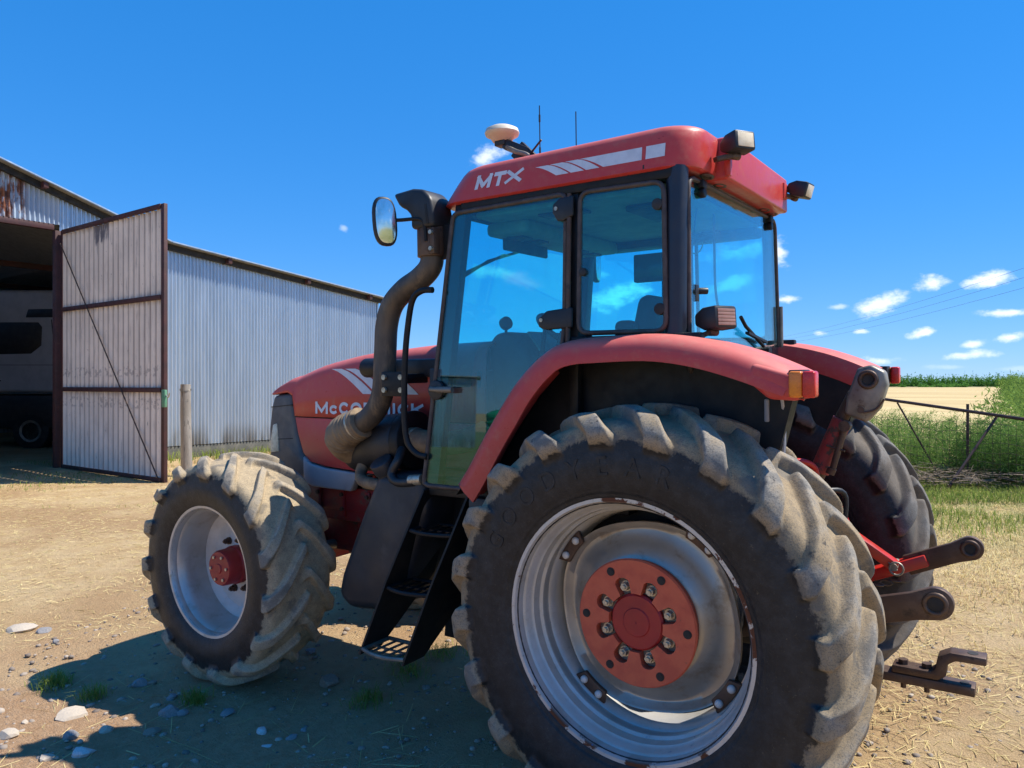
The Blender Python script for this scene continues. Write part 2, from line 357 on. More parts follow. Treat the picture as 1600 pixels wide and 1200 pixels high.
# ------------------------------------------------------------------ foliage materials / generators
def leafmat(name, a, b, scale=1.2, tr=.35):
    m, t, p = newmat(name); t.t.nodes.remove(p); o = t.t.nodes['Material Output']
    n = t.ramp(t.noise(t.coord(), scale, 3), .35, .65); c_ = t.mix(n, a, b)
    r = t.n('ShaderNodeNewGeometry').outputs['Random Per Island']; c_ = t.mix(t.math('MULTIPLY', r, .45), c_, tuple(min(1, x*1.7+.02) for x in b))
    d = t.n('ShaderNodeBsdfDiffuse'); s = t.n('ShaderNodeBsdfTranslucent'); mx = t.n('ShaderNodeMixShader'); mx.inputs[0].default_value = tr
    t.l(c_, d.inputs[0]); t.l(c_, s.inputs[0]); t.l(d.outputs[0], mx.inputs[1]); t.l(s.outputs[0], mx.inputs[2]); t.l(mx.outputs[0], o.inputs[0]); return m
G_GRASS = leafmat('green_grass', (.13, .20, .035), (.24, .28, .065), .8)
G_DRY = leafmat('dry_straw', (.50, .38, .17), (.62, .49, .24), .8, .2)
G_WEED = leafmat('weed_leaf', (.10, .19, .035), (.17, .26, .06), .6)
G_BUSH = leafmat('bush_leaf', (.045, .105, .025), (.085, .16, .035), .7)
G_TREE = leafmat('orchard_leaf', (.075, .19, .035), (.12, .25, .05), .05)
def blades(P, h, wd, lean, rng=RNG, dirs=None):
    """bent grass blades: 3 triangles each"""
    N = len(P); a = rng.random(N)*2*np.pi; h = h*(.55+.9*rng.random(N)); wd = wd*(.6+.8*rng.random(N)); le = lean*(.2+1.2*rng.random(N))
    d = np.stack([np.cos(a), np.sin(a), np.zeros(N)], -1); s = np.stack([-np.sin(a), np.cos(a), np.zeros(N)], -1)
    b0 = P-s*wd[:, None]/2; b1 = P+s*wd[:, None]/2
    m_ = P+d*(h*le*.35)[:, None]+np.array([0, 0, 1])*(h*.62)[:, None]; m0 = m_-s*wd[:, None]*.35; m1 = m_+s*wd[:, None]*.35
    tp = P+d*(h*le)[:, None]+np.array([0, 0, 1])*(h*np.clip(1.05-le*.35, .15, 1))[:, None]
    V = np.stack([b0, b1, m0, m1, tp], 1).reshape(-1, 3); o = np.arange(N)[:, None]*5
    F = np.concatenate([o+np.array([[0, 1, 3]]), o+np.array([[0, 3, 2]]), o+np.array([[2, 3, 4]])], 1).reshape(-1, 3)
    return V, F
def litter(P, L, wd, rng=RNG):
    N = len(P); a = rng.random(N)*2*np.pi; L = L*(.4+1.0*rng.random(N)); wd = wd*(.5+rng.random(N)); ti = rng.normal(0, .10, N)
    d = np.stack([np.cos(a), np.sin(a), ti], -1); s = np.stack([-np.sin(a), np.cos(a), rng.normal(0, .4, N)], -1)
    c0 = P-d*L[:, None]/2; c1 = P+d*L[:, None]/2; s = s*wd[:, None]/2
    V = np.stack([c0-s, c0+s, c1+s, c1-s], 1).reshape(-1, 3); F = np.arange(N*4).reshape(-1, 4); return V, F
def scatter(N, r0, r1, d0, d1, keep=None, bias=1.0, rng=RNG):
    d = d0+(d1-d0)*rng.random(N)**bias; r = r0+(r1-r0)*rng.random(N); 
    x = CAM.x+r*FW.x+d*FW.y; y = CAM.y+r*LF.x+d*LF.y
    k = np.ones(N, bool) if keep is None else keep(r, d, x, y)
    x, y, r, d = x[k], y[k], r[k], d[k]; return np.stack([x, y, gz(x, y)], -1), r, d

# ================================================================== TRACTOR
# x forward, y to its left, z up; rear axle over the origin; it leans a little to its left
TR = empty('tractor'); TR.rotation_euler = (R_(-1.5), 0, 0); TR.location = (0, 0, .026)
tag(TR, 'red farm tractor with blue tinted cab and large dusty rear wheels', 'tractor')
RZ, FX, FZ = .83, 2.70, .675

# ---- tyres
def tyre_mat(name, r_side, r_tread, tan, grey, black, tan_lo):
    m, t, p = newmat(name); p.inputs['Roughness'].default_value = .85; p.inputs['Specular IOR Level'].default_value = .38
    co = t.coord(); sx = t.n('ShaderNodeSeparateXYZ'); t.l(co, sx.inputs[0])
    rr = t.math('SQRT', t.math('ADD', t.math('POWER', sx.outputs[0], 2.), t.math('POWER', sx.outputs[2], 2.)))
    at = t.n('ShaderNodeAttribute', attribute_name='lug'); lug = at.outputs['Fac']
    n1 = t.noise(co, 5, 6, .65); n2 = t.noise(co, 24, 6, .7); n3 = t.noise(co, 90, 4, .7)
    base = t.mix(t.ramp(n2, .35, .75), black, tuple(x*2.1+.006 for x in black))
    edge = t.math('ADD', t.math('ADD', rr, t.math('MULTIPLY', lug, .035)), t.math('ADD', t.math('MULTIPLY', t.math('SUBTRACT', n1, .5), .09), t.math('MULTIPLY', t.math('SUBTRACT', n2, .5), .10)))
    msk = t.ramp(edge, r_side, r_side+.022)
    dust = t.mix(t.ramp(n2, .3, .7), tan, tuple(x*.72 for x in tan))
    worn = t.math('MULTIPLY', lug, t.ramp(n1, .38, .62))
    dust = t.mix(t.math('MULTIPLY', worn, .85), dust, grey); dust = t.mix(t.ramp(n1, .52, .60, 0, .7), dust, tuple(x*.42 for x in grey))
    dust = t.mix(t.math('MULTIPLY', lug, t.ramp(n2, .58, .68, 0, tan_lo)), dust, tuple(x*2.6 for x in black))
    c_ = t.mix(msk, base, dust)
    c_ = t.mix(t.ramp(n3, .60, .8, 0, .35), c_, tuple(x*.8 for x in tan))
    n5 = t.noise(co, 190, 3, .7); h = t.math('ADD', t.math('MULTIPLY', n2, .28), t.math('ADD', t.math('MULTIPLY', n3, .45), t.math('MULTIPLY', n5, .35)))
    rib = t.math('MULTIPLY', t.math('SINE', t.math('MULTIPLY', rr, 260.)), t.ramp(rr, r_side-.20, r_side-.17, .35, .0)); h = t.math('ADD', h, rib)
    c_ = t.mix(t.math('MULTIPLY', msk, t.ramp(n5, .50, .62, 0, .6)), c_, tuple(x*.36 for x in grey)); t.l(c_, p.inputs['Base Color'])
    t.l(t.bump(h, .5, .006), p.inputs['Normal'])
    t.l(t.ramp(msk, 0, 1, .46, .92), p.inputs['Roughness'])
    return m
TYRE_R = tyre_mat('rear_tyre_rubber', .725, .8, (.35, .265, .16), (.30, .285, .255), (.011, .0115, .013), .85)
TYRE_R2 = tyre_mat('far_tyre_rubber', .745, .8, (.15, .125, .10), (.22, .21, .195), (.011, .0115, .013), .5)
TYRE_F = tyre_mat('front_tyre_rubber', .563, .6, (.47, .365, .225), (.36, .32, .26), (.010, .0105, .012), .30)
def make_tyre(prof, N, lugh, lag, wc, ws, y_sh, r_fade0, r_fade1, nth):
    """prof: (y, r) from inner bead over the crown to outer bead; lugs stand out along the section normal"""
    P = np.array(smooth_path([(a, b, 0) for a, b in prof], 5))[:, :2]
    # resample evenly
    L = np.concatenate([[0], np.cumsum(np.hypot(*np.diff(P, axis=0).T))]); K = 78
    s = np.linspace(0, L[-1], K); P = np.stack([np.interp(s, L, P[:, 0]), np.interp(s, L, P[:, 1])], -1)
    T = np.gradient(P, axis=0); T /= np.linalg.norm(T, axis=1)[:, None]; Nn = np.stack([-T[:, 1], T[:, 0]], -1)
    mid = K//2
    if Nn[mid, 1] < 0: Nn = -Nn
    th = np.linspace(0, 2*np.pi, nth, endpoint=False)
    TB, Y = np.meshgrid(th, P[:, 0], indexing='ij'); RR = np.meshgrid(th, P[:, 1], indexing='ij')[1]
    arc = np.meshgrid(th, s-L[-1]/2, indexing='ij')[1]
    pitch = 2*np.pi/N; H = np.zeros_like(TB); rmax = P[:, 1].max()
    TH = TB+lag*np.minimum(np.abs(arc)/y_sh, 1.1)**1.12
    for side in (1, -1):
        a = arc*side; u = np.clip(a/y_sh, 0, 1.35)
        ph = TB-(0 if side > 0 else pitch/2); ph = (ph+pitch/2) % pitch-pitch/2
        half = np.interp(u, [0, .7, 1.3], [wc, (wc+ws)/2, ws])/2/rmax; e = .018/rmax
        core = 1/(1+np.exp(np.clip((np.abs(ph)-half)/(e*.15), -40, 40)))
        inn = 1/(1+np.exp(np.clip(-(a+.012)/.006, -40, 40)))
        fade = np.clip((RR-r_fade0)/(r_fade1-r_fade0), 0, 1); fade = fade*fade*(3-2*fade)
        H = np.maximum(H, core*inn*fade)
    wob = 1+.10*noise2(TH*9, arc*16, 1., 11)
    D = lugh*H*wob
    y = Y+Nn[None, :, 0]*D; r = RR+Nn[None, :, 1]*D+.002*noise2(TH*30, arc*40, 1., 5)
    V = np.stack([r*np.cos(TH), y, r*np.sin(TH)], -1).reshape(-1, 3)
    I = np.arange(nth*K).reshape(nth, K); J = np.roll(I, -1, axis=0)
    Fq = np.stack([I[:, :-1], I[:, 1:], J[:, 1:], J[:, :-1]], -1).reshape(-1, 4)
    return V, Fq, H.reshape(-1)
TYC = {}
def tyre_obj(data, m, parent):
    if m.name in TYC: return copy_part(TYC[m.name], parent)
    V, Fq, H = data; o = from_np('tyre', V, Fq, m, parent, smooth=3.14)
    at = o.data.attributes.new('lug', 'FLOAT', 'POINT'); at.data.foreach_set('value', H.astype(np.float32)); TYC[m.name] = o; return o
rprof = [(-.235, .485), (-.268, .55), (-.282, .63), (-.275, .70), (-.262, .755), (-.225, .793), (-.12, .808), (0, .812),
         (.12, .808), (.225, .793), (.262, .755), (.275, .70), (.282, .63), (.268, .55), (.235, .485)]
fprof = [(-.19, .365), (-.215, .41), (-.228, .47), (-.222, .53), (-.208, .59), (-.175, .622), (-.09, .634), (0, .637),
         (.09, .634), (.175, .622), (.208, .59), (.222, .53), (.228, .47), (.215, .41), (.19, .365)]
RT = make_tyre(rprof, 20, .047, .34, .066, .118, .26, .695, .752, 960)
FT = make_tyre(fprof, 15, .040, .40, .056, .10, .205, .53, .578, 780)

# ---- rear wheels
rimp = [(.235, .515), (.249, .510), (.249, .496), (.232, .487), (.204, .484), (.195, .474), (.168, .470), (.158, .459), (.120, .455), (.110, .444), (.088, .442), (.078, .448), (.060, .447), (.048, .434), (.02, .426),
        (-.06, .420), (-.14, .455), (-.225, .482), (-.24, .50), (-.235, .515), (-.22, .50), (-.13, .475), (-.05, .435), (.06, .455), (.14, .475), (.19, .495), (.22, .505)]
def rim_paint():
    m, t, p = newmat('rim_worn'); co = t.coord(); sx = t.n('ShaderNodeSeparateXYZ'); t.l(co, sx.inputs[0])
    rr = t.math('SQRT', t.math('ADD', t.math('POWER', sx.outputs[0], 2.), t.math('POWER', sx.outputs[2], 2.)))
    n1 = t.noise(co, 6, 6, .65); n2 = t.noise(co, 30, 5, .7)
    c_ = t.mix(t.ramp(n1, .3, .7), (.55, .54, .52), (.46, .44, .40))
    c_ = t.mix(t.ramp(n2, .55, .75, 0, .5), c_, (.33, .29, .22))
    lip = t.ramp(rr, .482, .498)
    rust = t.math('MULTIPLY', lip, t.ramp(t.math('ADD', n1, t.math('MULTIPLY', n2, .35)), .70, .74))
    c_ = t.mix(rust, c_, (.12, .042, .018))
    blue = t.math('MULTIPLY', t.ramp(n2, .66, .70), t.ramp(t.noise(co, 3, 2), .52, .6)); c_ = t.mix(blue, c_, (.10, .17, .36))
    t.l(c_, p.inputs['Base Color']); p.inputs['Metallic'].default_value = .25; t.l(t.ramp(rust, 0, 1, .36, .8), p.inputs['Roughness']); return m
RIMW = rim_paint()
def rear_wheel(side):
    wl = part('rear_wheel', RIMW, TR, lambda bm: add_rev(bm, rimp, 96), smooth=.7)
    wl.location = (0, .815*side if side > 0 else -.86, RZ); wl.rotation_euler = (0, R_(9), 0); wl.scale = (1, side, 1)
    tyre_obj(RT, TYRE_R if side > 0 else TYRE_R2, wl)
    return wl
wl = rear_wheel(1)
# dished centre disc, squarish outline
def discf(bm):
    seg = 96; rings = []
    prof = [(.085, .10), (.085, .24), (.075, .262), (.035, .30), (.0, .345), (.002, .375), (.03, .394), (.035, .404), (.015, .404), (-.015, .375), (-.018, .34), (.02, .29), (.055, .25), (.055, .10)]
    for (y, r) in prof:
        ring = []
        for k in range(seg):
            a = 2*math.pi*k/seg; q = 1
            if r > .36: q = 1-.055*max(0, math.cos(4*(a-math.pi/4)))**0*(.5+.5*math.cos(4*a))
            ring.append(bm.verts.new((r*q*math.cos(a), y, r*q*math.sin(a))))
        rings.append(ring)
    n = len(rings)
    for i in range(n):
        A, B = rings[i], rings[(i+1) % n]
        for k in range(seg): bm.faces.new((A[k], A[(k+1) % seg], B[(k+1) % seg], B[k]))
part('wheel_disc', DISC, wl, discf, smooth=.9)
def platef(bm):
    seg = 288; a0 = []; 
    for k in range(seg):
        a = 2*math.pi*k/seg; ph = (a+.2+math.pi/8) % (math.pi/4)-math.pi/8; d = abs(ph)*.148
        ri = .116
        if d < .031: ri = .150+math.sqrt(max(0, .0315**2-d*d))
        a0.append((ri, a))
    L = []
    for (y, o) in ((.088, .243), (.128, .253), (.136, .247)):
        L.append([bm.verts.new((o*math.cos(a), y, o*math.sin(a))) for _, a in a0])
    for y in (.136, .088): L.append([bm.verts.new((r*math.cos(a), y, r*math.sin(a))) for r, a in a0])
    for i in range(5):
        A, B = L[i], L[(i+1) % 5]
        for k in range(seg): bm.faces.new((A[k], A[(k+1) % seg], B[(k+1) % seg], B[k]))
part('hub_plate', HUBRED, wl, platef, smooth=.5)
part('hub_cap', CAPRED, wl, lambda bm: add_rev(bm, [(.06, .112), (.116, .112), (.124, .104), (.124, .058), (.129, .054), (.129, .004), (.127, .002)], 56, False), smooth=.5)
part('hub_flange', GREYSTEEL, wl, lambda bm: add_rev(bm, [(.06, .09), (.06, .20), (.098, .20), (.098, .09)], 48), smooth=.5)
def boltf(bm): add_cyl(bm, (0, 0, 0), (0, .014, 0), .022, seg=16); add_cyl(bm, (0, .014, 0), (0, .036, 0), .0165, seg=6); add_cyl(bm, (0, .036, 0), (0, .046, 0), .009, seg=10)
b0 = part('bolt', BOLT, wl, boltf, smooth=.5)
for k in range(8):
    a = -.2+k*math.pi/4; o = b0 if k == 0 else copy_part(b0, wl); o.location = (.143*math.cos(a), .094, .143*math.sin(a)); o.rotation_euler = (0, k*1.3, 0)
h0 = part('bolt_hole', DARK, wl, lambda bm: (add_cyl(bm, (0, 0, 0), (0, .004, 0), .017, seg=16), add_cyl(bm, (0, .004, 0), (0, .006, 0), .012, seg=14)), smooth=.5)
for k in range(6):
    a = .18+k*math.pi/3; o = h0 if k == 0 else copy_part(h0, wl); o.location = (.216*math.cos(a), .1345, .216*math.sin(a))
def brf(bm):
    pts = []
    for k in range(9): a = -.19+.38*k/8; pts.append((.436*math.cos(a), .436*math.sin(a)))
    for k in range(9): a = .15-.30*k/8; pts.append((.385*math.cos(a), .385*math.sin(a)))
    add_prism(bm, pts, 'y', .036, .056)
br0 = part('rim_bracket', STEEL, wl, brf, .004)
rb0 = part('rim_bolt', FDISC, wl, lambda bm: add_rev(bm, [(0, .016), (.008, .016), (.014, .011), (.016, .003)], 14, False), smooth=1.2)
for k in range(4):
    a = math.pi/4+k*math.pi/2+.0
    o = br0 if k == 0 else copy_part(br0, wl); o.rotation_euler = (0, -a, 0)
    for j, q in enumerate((-.10, .10)):
        o = rb0 if (k == 0 and j == 0) else copy_part(rb0, wl); o.location = (.412*math.cos(a+q), .057, .412*math.sin(a+q))
# raised lettering on the sidewall
for i, ch in enumerate('GOODYEAR'):
    me, v = glyphs(ch, .085, .004, 0, .0012)
    a = R_(36+i*11.5); rad = .60
    ux = Vector((-math.sin(a), 0, math.cos(a))); uy = Vector((math.cos(a), 0, math.sin(a)))
    cx = (v[:, 0].min()+v[:, 0].max())/2
    for q, c3 in enumerate(v):
        P_ = uy*rad-ux*(-(c3[0]-cx))*1.2+uy*c3[1]*1.25; me.vertices[q].co = (P_.x, .2822+c3[2], P_.z)
    link('lettering', me, TYRE_R, wl)
wr = rear_wheel(-1)
part('wheel_disc', DISC, wr, discf, smooth=.9); part('hub_plate', HUBRED, wr, platef, smooth=.5)
# ---- front wheels
frimp = [(.19, .392), (.203, .386), (.20, .372), (.185, .362), (.16, .36), (.145, .345), (.09, .335), (-.02, .325), (-.05, .325), (-.10, .34), (-.185, .362), (-.198, .38), (-.19, .392),
         (-.17, .378), (-.10, .355), (-.02, .342), (.09, .35), (.16, .378)]
def front_wheel(side):
    f = part('front_wheel', RIM, TR, lambda bm: add_rev(bm, frimp, 80), smooth=.7)
    f.location = (FX, .83*side, FZ); f.rotation_euler = (0, R_(4), 0); f.scale = (1, side, 1)
    tyre_obj(FT, TYRE_F, f)
    part('wheel_disc', FDISC, f, lambda bm: add_rev(bm, [(-.02, .06), (-.02, .17), (-.035, .20), (-.04, .27), (-.02, .30), (-.015, .326), (-.03, .326), (-.052, .27), (-.05, .19), (-.04, .16), (-.04, .06)], 64), smooth=.6)
    part('hub', CAPRED, f, lambda bm: add_rev(bm, [(-.04, .115), (.02, .115), (.03, .108), (.10, .106), (.115, .098), (.118, .03), (.124, .026), (.124, .002)], 40, False), smooth=.5)
    c0 = part('bolt', STEEL, f, boltf, smooth=.5)
    for k in range(8):
        a = k*math.pi/4+.3; o = c0 if k == 0 else copy_part(c0, f); o.location = (.155*math.cos(a), -.021, .155*math.sin(a))
    s0 = part('hub_screw', BOLT, f, lambda bm: add_cyl(bm, (0, 0, 0), (0, .008, 0), .009, seg=10), smooth=.5)
    for k in range(6):
        a = k*math.pi/3; o = s0 if k == 0 else copy_part(s0, f); o.location = (.075*math.cos(a), .117, .075*math.sin(a))
    return f
front_wheel(1); front_wheel(-1)

# ---- hood
TOPX = [1.12, 1.6, 2.1, 2.44, 2.74, 2.93, 2.975]; TOPZ = [1.995, 1.985, 1.95, 1.895, 1.815, 1.735, 1.70]
def hood_top(x): return float(np.interp(x, TOPX, TOPZ))
def hood_w(x): return float(np.interp(x, [1.12, 1.9, 2.6, 2.975], [.405, .40, .375, .325]))
def hoodf(bm):
    xs = list(np.linspace(1.12, 2.68, 16))+[2.70, 2.725, 2.78, 2.84, 2.90, 2.95, 2.972]; rings = []
    for x in xs:
        zt = hood_top(x); wd = hood_w(x); zb = float(np.interp(x, [2.70, 2.73, 2.97], [1.545, 1.705, 1.685])); rc_ = min(.10, (zt-zb)*.6)
        half = [(wd, zb), (wd-.004, zb+(zt-rc_-zb)*.5), (wd-.012, zt-rc_)]
        for k in range(1, 6): a = k/5*math.pi/2; half.append((wd-.012-rc_*(1-math.cos(a)), zt-rc_+rc_*math.sin(a)*.86))
        half += [(wd*.5, zt-.004), (0, zt)]
        ring = half+[(-y, z) for y, z in half[-2::-1]]
        rings.append([bm.verts.new((x, y, z)) for y, z in ring])
    for A, B in zip(rings, rings[1:]):
        for k in range(len(A)-1): bm.faces.new((A[k], A[k+1], B[k+1], B[k]))
    bm.faces.new(rings[-1]); 
hood = part('hood', RED, TR, hoodf, smooth=.7)
md = hood.modifiers.new('thick', 'SOLIDIFY'); md.thickness = .012; md.offset = -1
def hood_side(x, z):                      # y of the hood's left side, for decals
    zt = hood_top(x); wd = hood_w(x); rc_ = .10; zb = 1.545
    return wd-.004*min(1, (z-zb)/((zt-rc_-zb)*.5)) if z < zb+(zt-rc_-zb)*.5 else wd-.004-.008*(z-zb-(zt-rc_-zb)*.5)/((zt-rc_-zb)*.5)
def arc(cx, cy, rx, ry, a0, a1, n=14): return [(cx+rx*math.cos(R_(a0+(a1-a0)*k/n)), cy+ry*math.sin(R_(a0+(a1-a0)*k/n))) for k in range(n+1)]
STROKES = {'M': [[(0, 0), (0, 1)], [(0, 1), (.5, .12)], [(1, 1), (.5, .12)], [(1, 0), (1, 1)]], 'T': [[(0, 1), (1, 1)], [(.5, 1), (.5, 0)]], 'X': [[(0, 0), (1, 1)], [(0, 1), (1, 0)]],
 'I': [[(.5, 0), (.5, 1)]], 'K': [[(0, 0), (0, 1)], [(1, 1), (0, .40)], [(.30, .58), (1, 0)]], 'R': [[(0, 0), (0, 1)], [(0, 1), (.55, 1)]+arc(.62, .74, .34, .26, 90, -90, 10)+[(.55, .48), (0, .48)], [(.48, .48), (1, 0)]],
 'C': [arc(.52, .5, .52, .5, 48, 312, 20)], 'O': [arc(.5, .5, .5, .5, 0, 360, 28)], '1': [[(.2, .8), (.55, 1), (.55, 0)]], '2': [arc(.5, .7, .45, .3, 170, -40, 10)+[(0, 0), (1, 0)]], '0': [arc(.5, .5, .45, .5, 0, 360, 24)]}
def decal_letter(ch, x0, x1, z0, z1, yfun, parent, m=WHITE, tk=.17, shear=0, lift=.0022):
    """painted capital built from strokes; reads from the front of the tractor to the rear"""
    H = z1-z0; Wd = abs(x1-x0); h = tk*H/2; bmx = bmesh.new()
    for si, pl in enumerate(STROKES[ch]):
        P_ = [Vector((h+q[0]*(Wd-2*h) if ch != 'I' else Wd/2, (h*.98+q[1]*(H-2*h)))) for q in pl]; n = len(P_); closed = (P_[0]-P_[-1]).length < 1e-6; A = []
        for i, q in enumerate(P_):
            a = P_[i-1] if i else (P_[-2] if closed else q); b = P_[i+1] if i < n-1 else (P_[1] if closed else q)
            d1 = (q-a).normalized() if (q-a).length > 0 else (b-q).normalized(); d2 = (b-q).normalized() if (b-q).length > 0 else d1
            tn_ = (d1+d2).normalized(); nn = Vector((-tn_.y, tn_.x)); k = 1/max(.5, nn.dot(Vector((-d1.y, d1.x)))); ext = Vector((0, 0))
            if not closed and i == 0: ext = -d2*h
            if not closed and i == n-1: ext = d1*h
            row = []
            for sg in (-1, 1):
                w2 = q+ext+nn*sg*h*k; w2.y = min(max(w2.y, 0), H); x = x0-(w2.x+shear*w2.y); z = z0+w2.y; row.append(bmx.verts.new((x, yfun(x, z)+lift+si*.00025, z)))
            A.append(row)
        for p_, q_ in zip(A, A[1:]): bmx.faces.new((p_[0], p_[1], q_[1], q_[0]))
    return link('lettering', bm_me(bmx), m, parent)
wtot = 2.478-1.555
def letters_row():
    # small capital c in the middle, as painted
    adv = [('M', .135, 1.), ('C', .082, .74), ('C', .10, 1.), ('O', .112, 1.), ('R', .098, 1.), ('M', .135, 1.), ('I', .03, 1.), ('C', .10, 1.), ('K', .105, 1.)]
    gap = .018; tot = sum(a[1] for a in adv)+gap*8; k = wtot/tot; x = 2.478
    for ch, wd, hh in adv:
        decal_letter(ch, x, x-wd*k, 1.567, 1.567+.077*hh, hood_side, hood, tk=.25 if hh == 1 else .31); x -= (wd+gap)*k
letters_row()
def sweep_stripe(x0t, x1t, x0b, x1b, zt, zb, yfun, parent, m=WHITE, bow=.02, name='stripe', nx=1):
    bmx = bmesh.new(); N = 10; A = []
    for i in range(N+1):
        f = i/N; z = zt+(zb-zt)*f; e = f**.72
        A.append([bmx.verts.new((xa, yfun(xa, z)+.0024, z)) for xa in (x0t+(x0b-x0t)*e, x1t+(x1b-x1t)*e)])
    for p_, q_ in zip(A, A[1:]): bmx.faces.new((p_[0], p_[1], q_[1], q_[0]))
    return link(name, bm_me(bmx), m, parent)
for k in range(4): sweep_stripe(2.33-k*.125, 2.235-k*.125, 2.04-k*.118, 1.945-k*.118, 1.848, 1.695, hood_side, hood)
side_pts = [(2.695, 1.537), (2.665, 1.43), (2.61, 1.31), (2.54, 1.258), (2.40, 1.238), (1.9, 1.215), (1.12, 1.20), (1.12, 1.537)]
for s in (1, -1):
    o = part('side_panel', RED, TR, lambda bm: add_prism(bm, side_pts, 'y', lambda p_: s*(hood_w(p_[0])-.03), lambda p_: s*(hood_w(p_[0])-.001)), .004)
    if s > 0: [decal_letter(c_, 1.74-k*.065, 1.74-k*.065-.05, 1.435, 1.49, lambda x, z: hood_w(x)-.001, o, tk=.16) for k, c_ in enumerate('120')]
part('seam_strip', DARK, TR, lambda bm: add_prism(bm, [(1.12, 1.52), (2.68, 1.52), (2.68, 1.552), (1.12, 1.552)], 'y', lambda p_: -(hood_w(p_[0])-.02), lambda p_: hood_w(p_[0])-.02))
gpts = [(2.745, 1.693), (2.955, 1.678), (2.99, 1.60), (3.02, 1.45), (3.02, 1.14), (2.50, 1.14), (2.50, 1.225), (2.56, 1.245), (2.63, 1.30), (2.685, 1.42), (2.725, 1.57)]
def grf(bm):
    W2 = lambda p_: hood_w(min(p_[0], 2.97))-.004
    add_prism(bm, gpts, 'y', lambda p_: -W2(p_), W2)
gl_ = part('grille', GRILLE, TR, grf, .03, 3)
for k in range(5):
    bpart('grille_slat', BLACK, gl_, [((3.022, 0, 1.24+k*.085), (.012, .5, .05))], .004)
for s in (1, -1):
    part('headlight', LENS, gl_, lambda bm: add_prism(bm, [(2.915, 1.49), (2.955, 1.48), (2.985, 1.37), (2.985, 1.29), (2.90, 1.30), (2.905, 1.42)], 'y', s*.30, s*.338), .008)
for zq in (1.62, 1.40):
    part('grille_line', DARK, gl_, lambda bm: add_prism(bm, [(2.73, zq), (2.985, zq-.02), (2.985, zq-.026), (2.73, zq-.006)], 'y', .30, lambda p_: hood_w(p_[0])-.0015))
part('trim_panel', TRIM, TR, lambda bm: add_prism(bm, [(2.60, 1.292), (2.53, 1.245), (2.40, 1.226), (2.10, 1.212), (2.17, 1.095), (2.52, 1.10), (2.60, 1.13)], 'y', .33, .388), .012, 3)
# ---- engine, frame, axles
bpart('engine', DARK, TR, [((1.85, 0, 1.15), (1.5, .52, .50)), ((1.4, 0, .85), (.6, .5, .5))], .03)
bpart('rear_axle_housing', DARK, TR, [((.45, 0, .88), (1.5, .56, .62)), ((-.05, 0, .83), (.42, 1.16, .34))], .06, seg=3)
fr_ = bpart('side_frame', RED2, TR, [((2.10, .29, 1.03), (1.35, .06, .15)), ((2.10, -.29, 1.03), (1.35, .06, .15)), ((2.42, 0, .97), (.62, .62, .16))], .012)
for k, x in enumerate((2.52, 2.30, 2.08, 1.92)):
    bpart('frame_rib', RED2, fr_, [((x, .326, 1.02), (.035, .014, .20 if k % 2 else .14))], .004)
    part('frame_bolt', STEEL, fr_, lambda bm: (add_cyl(bm, (x, .333, 1.06), (x, .348, 1.06), .013, seg=8), add_cyl(bm, (x, .333, .97), (x, .348, .97), .013, seg=8)))
fa = part('front_axle', RED2, TR, lambda bm: (add_tube(bm, [(FX, -.74, FZ+.01), (FX, -.45, FZ+.02), (FX, -.2, FZ), (FX, .2, FZ), (FX, .45, FZ+.02), (FX, .74, FZ+.01)], lambda q: .085+.055*math.exp(-((q-.5)/.16)**2), 16),
     add_box(bm, (2.48, 0, .80), (.36, .40, .28)), add_box(bm, (2.28, .05, .72), (.30, .26, .16))), .02)
part('axle_casing', RED2, fa, lambda bm: add_rev(bm, [(.56, .03), (.56, .14), (.62, .16), (.68, .15), (.72, .13), (.80, .12), (.80, .03)], 28), smooth=.7).location = (FX, 0, FZ)
part('steering_cylinder', GREYSTEEL, fa, lambda bm: (add_cyl(bm, (FX-.17, .05, FZ+.02), (FX-.17, .42, FZ+.02), .033), add_cyl(bm, (FX-.17, .42, FZ+.02), (FX-.15, .66, FZ+.02), .016)), smooth=.6)
part('drive_shaft', DARK, TR, lambda bm: add_cyl(bm, (1.0, -.05, .66), (2.5, -.05, .66), .05))
for (a, b, c_) in (((2.35, .30, 1.13), (2.2, .37, 1.16), (1.9, .36, 1.24)), ((2.1, .34, 1.12), (1.95, .40, 1.14), (1.74, .42, 1.25))):
    part('engine_hose', BLACK, TR, lambda bm: add_tube(bm, smooth_path([a, b, c_]), .012, 8), smooth=1)
part('engine_pipe', RED2, TR, lambda bm: add_cyl(bm, (2.02, .33, 1.12), (2.02, .33, 1.22), .012))

# ---- exhaust stack and air cleaner
ex = [(1.205, .715, 2.52), (1.206, .715, 2.40), (1.225, .717, 2.345), (1.29, .72, 2.295), (1.385, .722, 2.25), (1.47, .725, 2.18), (1.512, .728, 2.08), (1.525, .73, 1.95), (1.53, .735, 1.82), (1.545, .735, 1.72), (1.59, .735, 1.635), (1.66, .735, 1.575), (1.74, .735, 1.54)]
ep = part('exhaust_pipe', PIPE, TR, lambda bm: add_tube(bm, smooth_path(ex, 6), .059, 24), smooth=1)
hz = smooth_path([(1.70, .735, 1.558), (1.77, .735, 1.528), (1.835, .73, 1.50), (1.885, .70, 1.46), (1.90, .63, 1.41), (1.85, .55, 1.38), (1.76, .50, 1.37)], 16)
part('flexible_elbow', HOSE, ep, lambda bm: add_tube(bm, hz, lambda q: .083+.016*min(1, q*2.2)+(.004*math.sin(q*95) if q < .5 else 0), 28), smooth=1)
part('hose_clamp', BOLT, ep, lambda bm: add_tube(bm, smooth_path([(1.728, .735, 1.547), (1.745, .735, 1.539)], 2), .089, 28), smooth=.8)
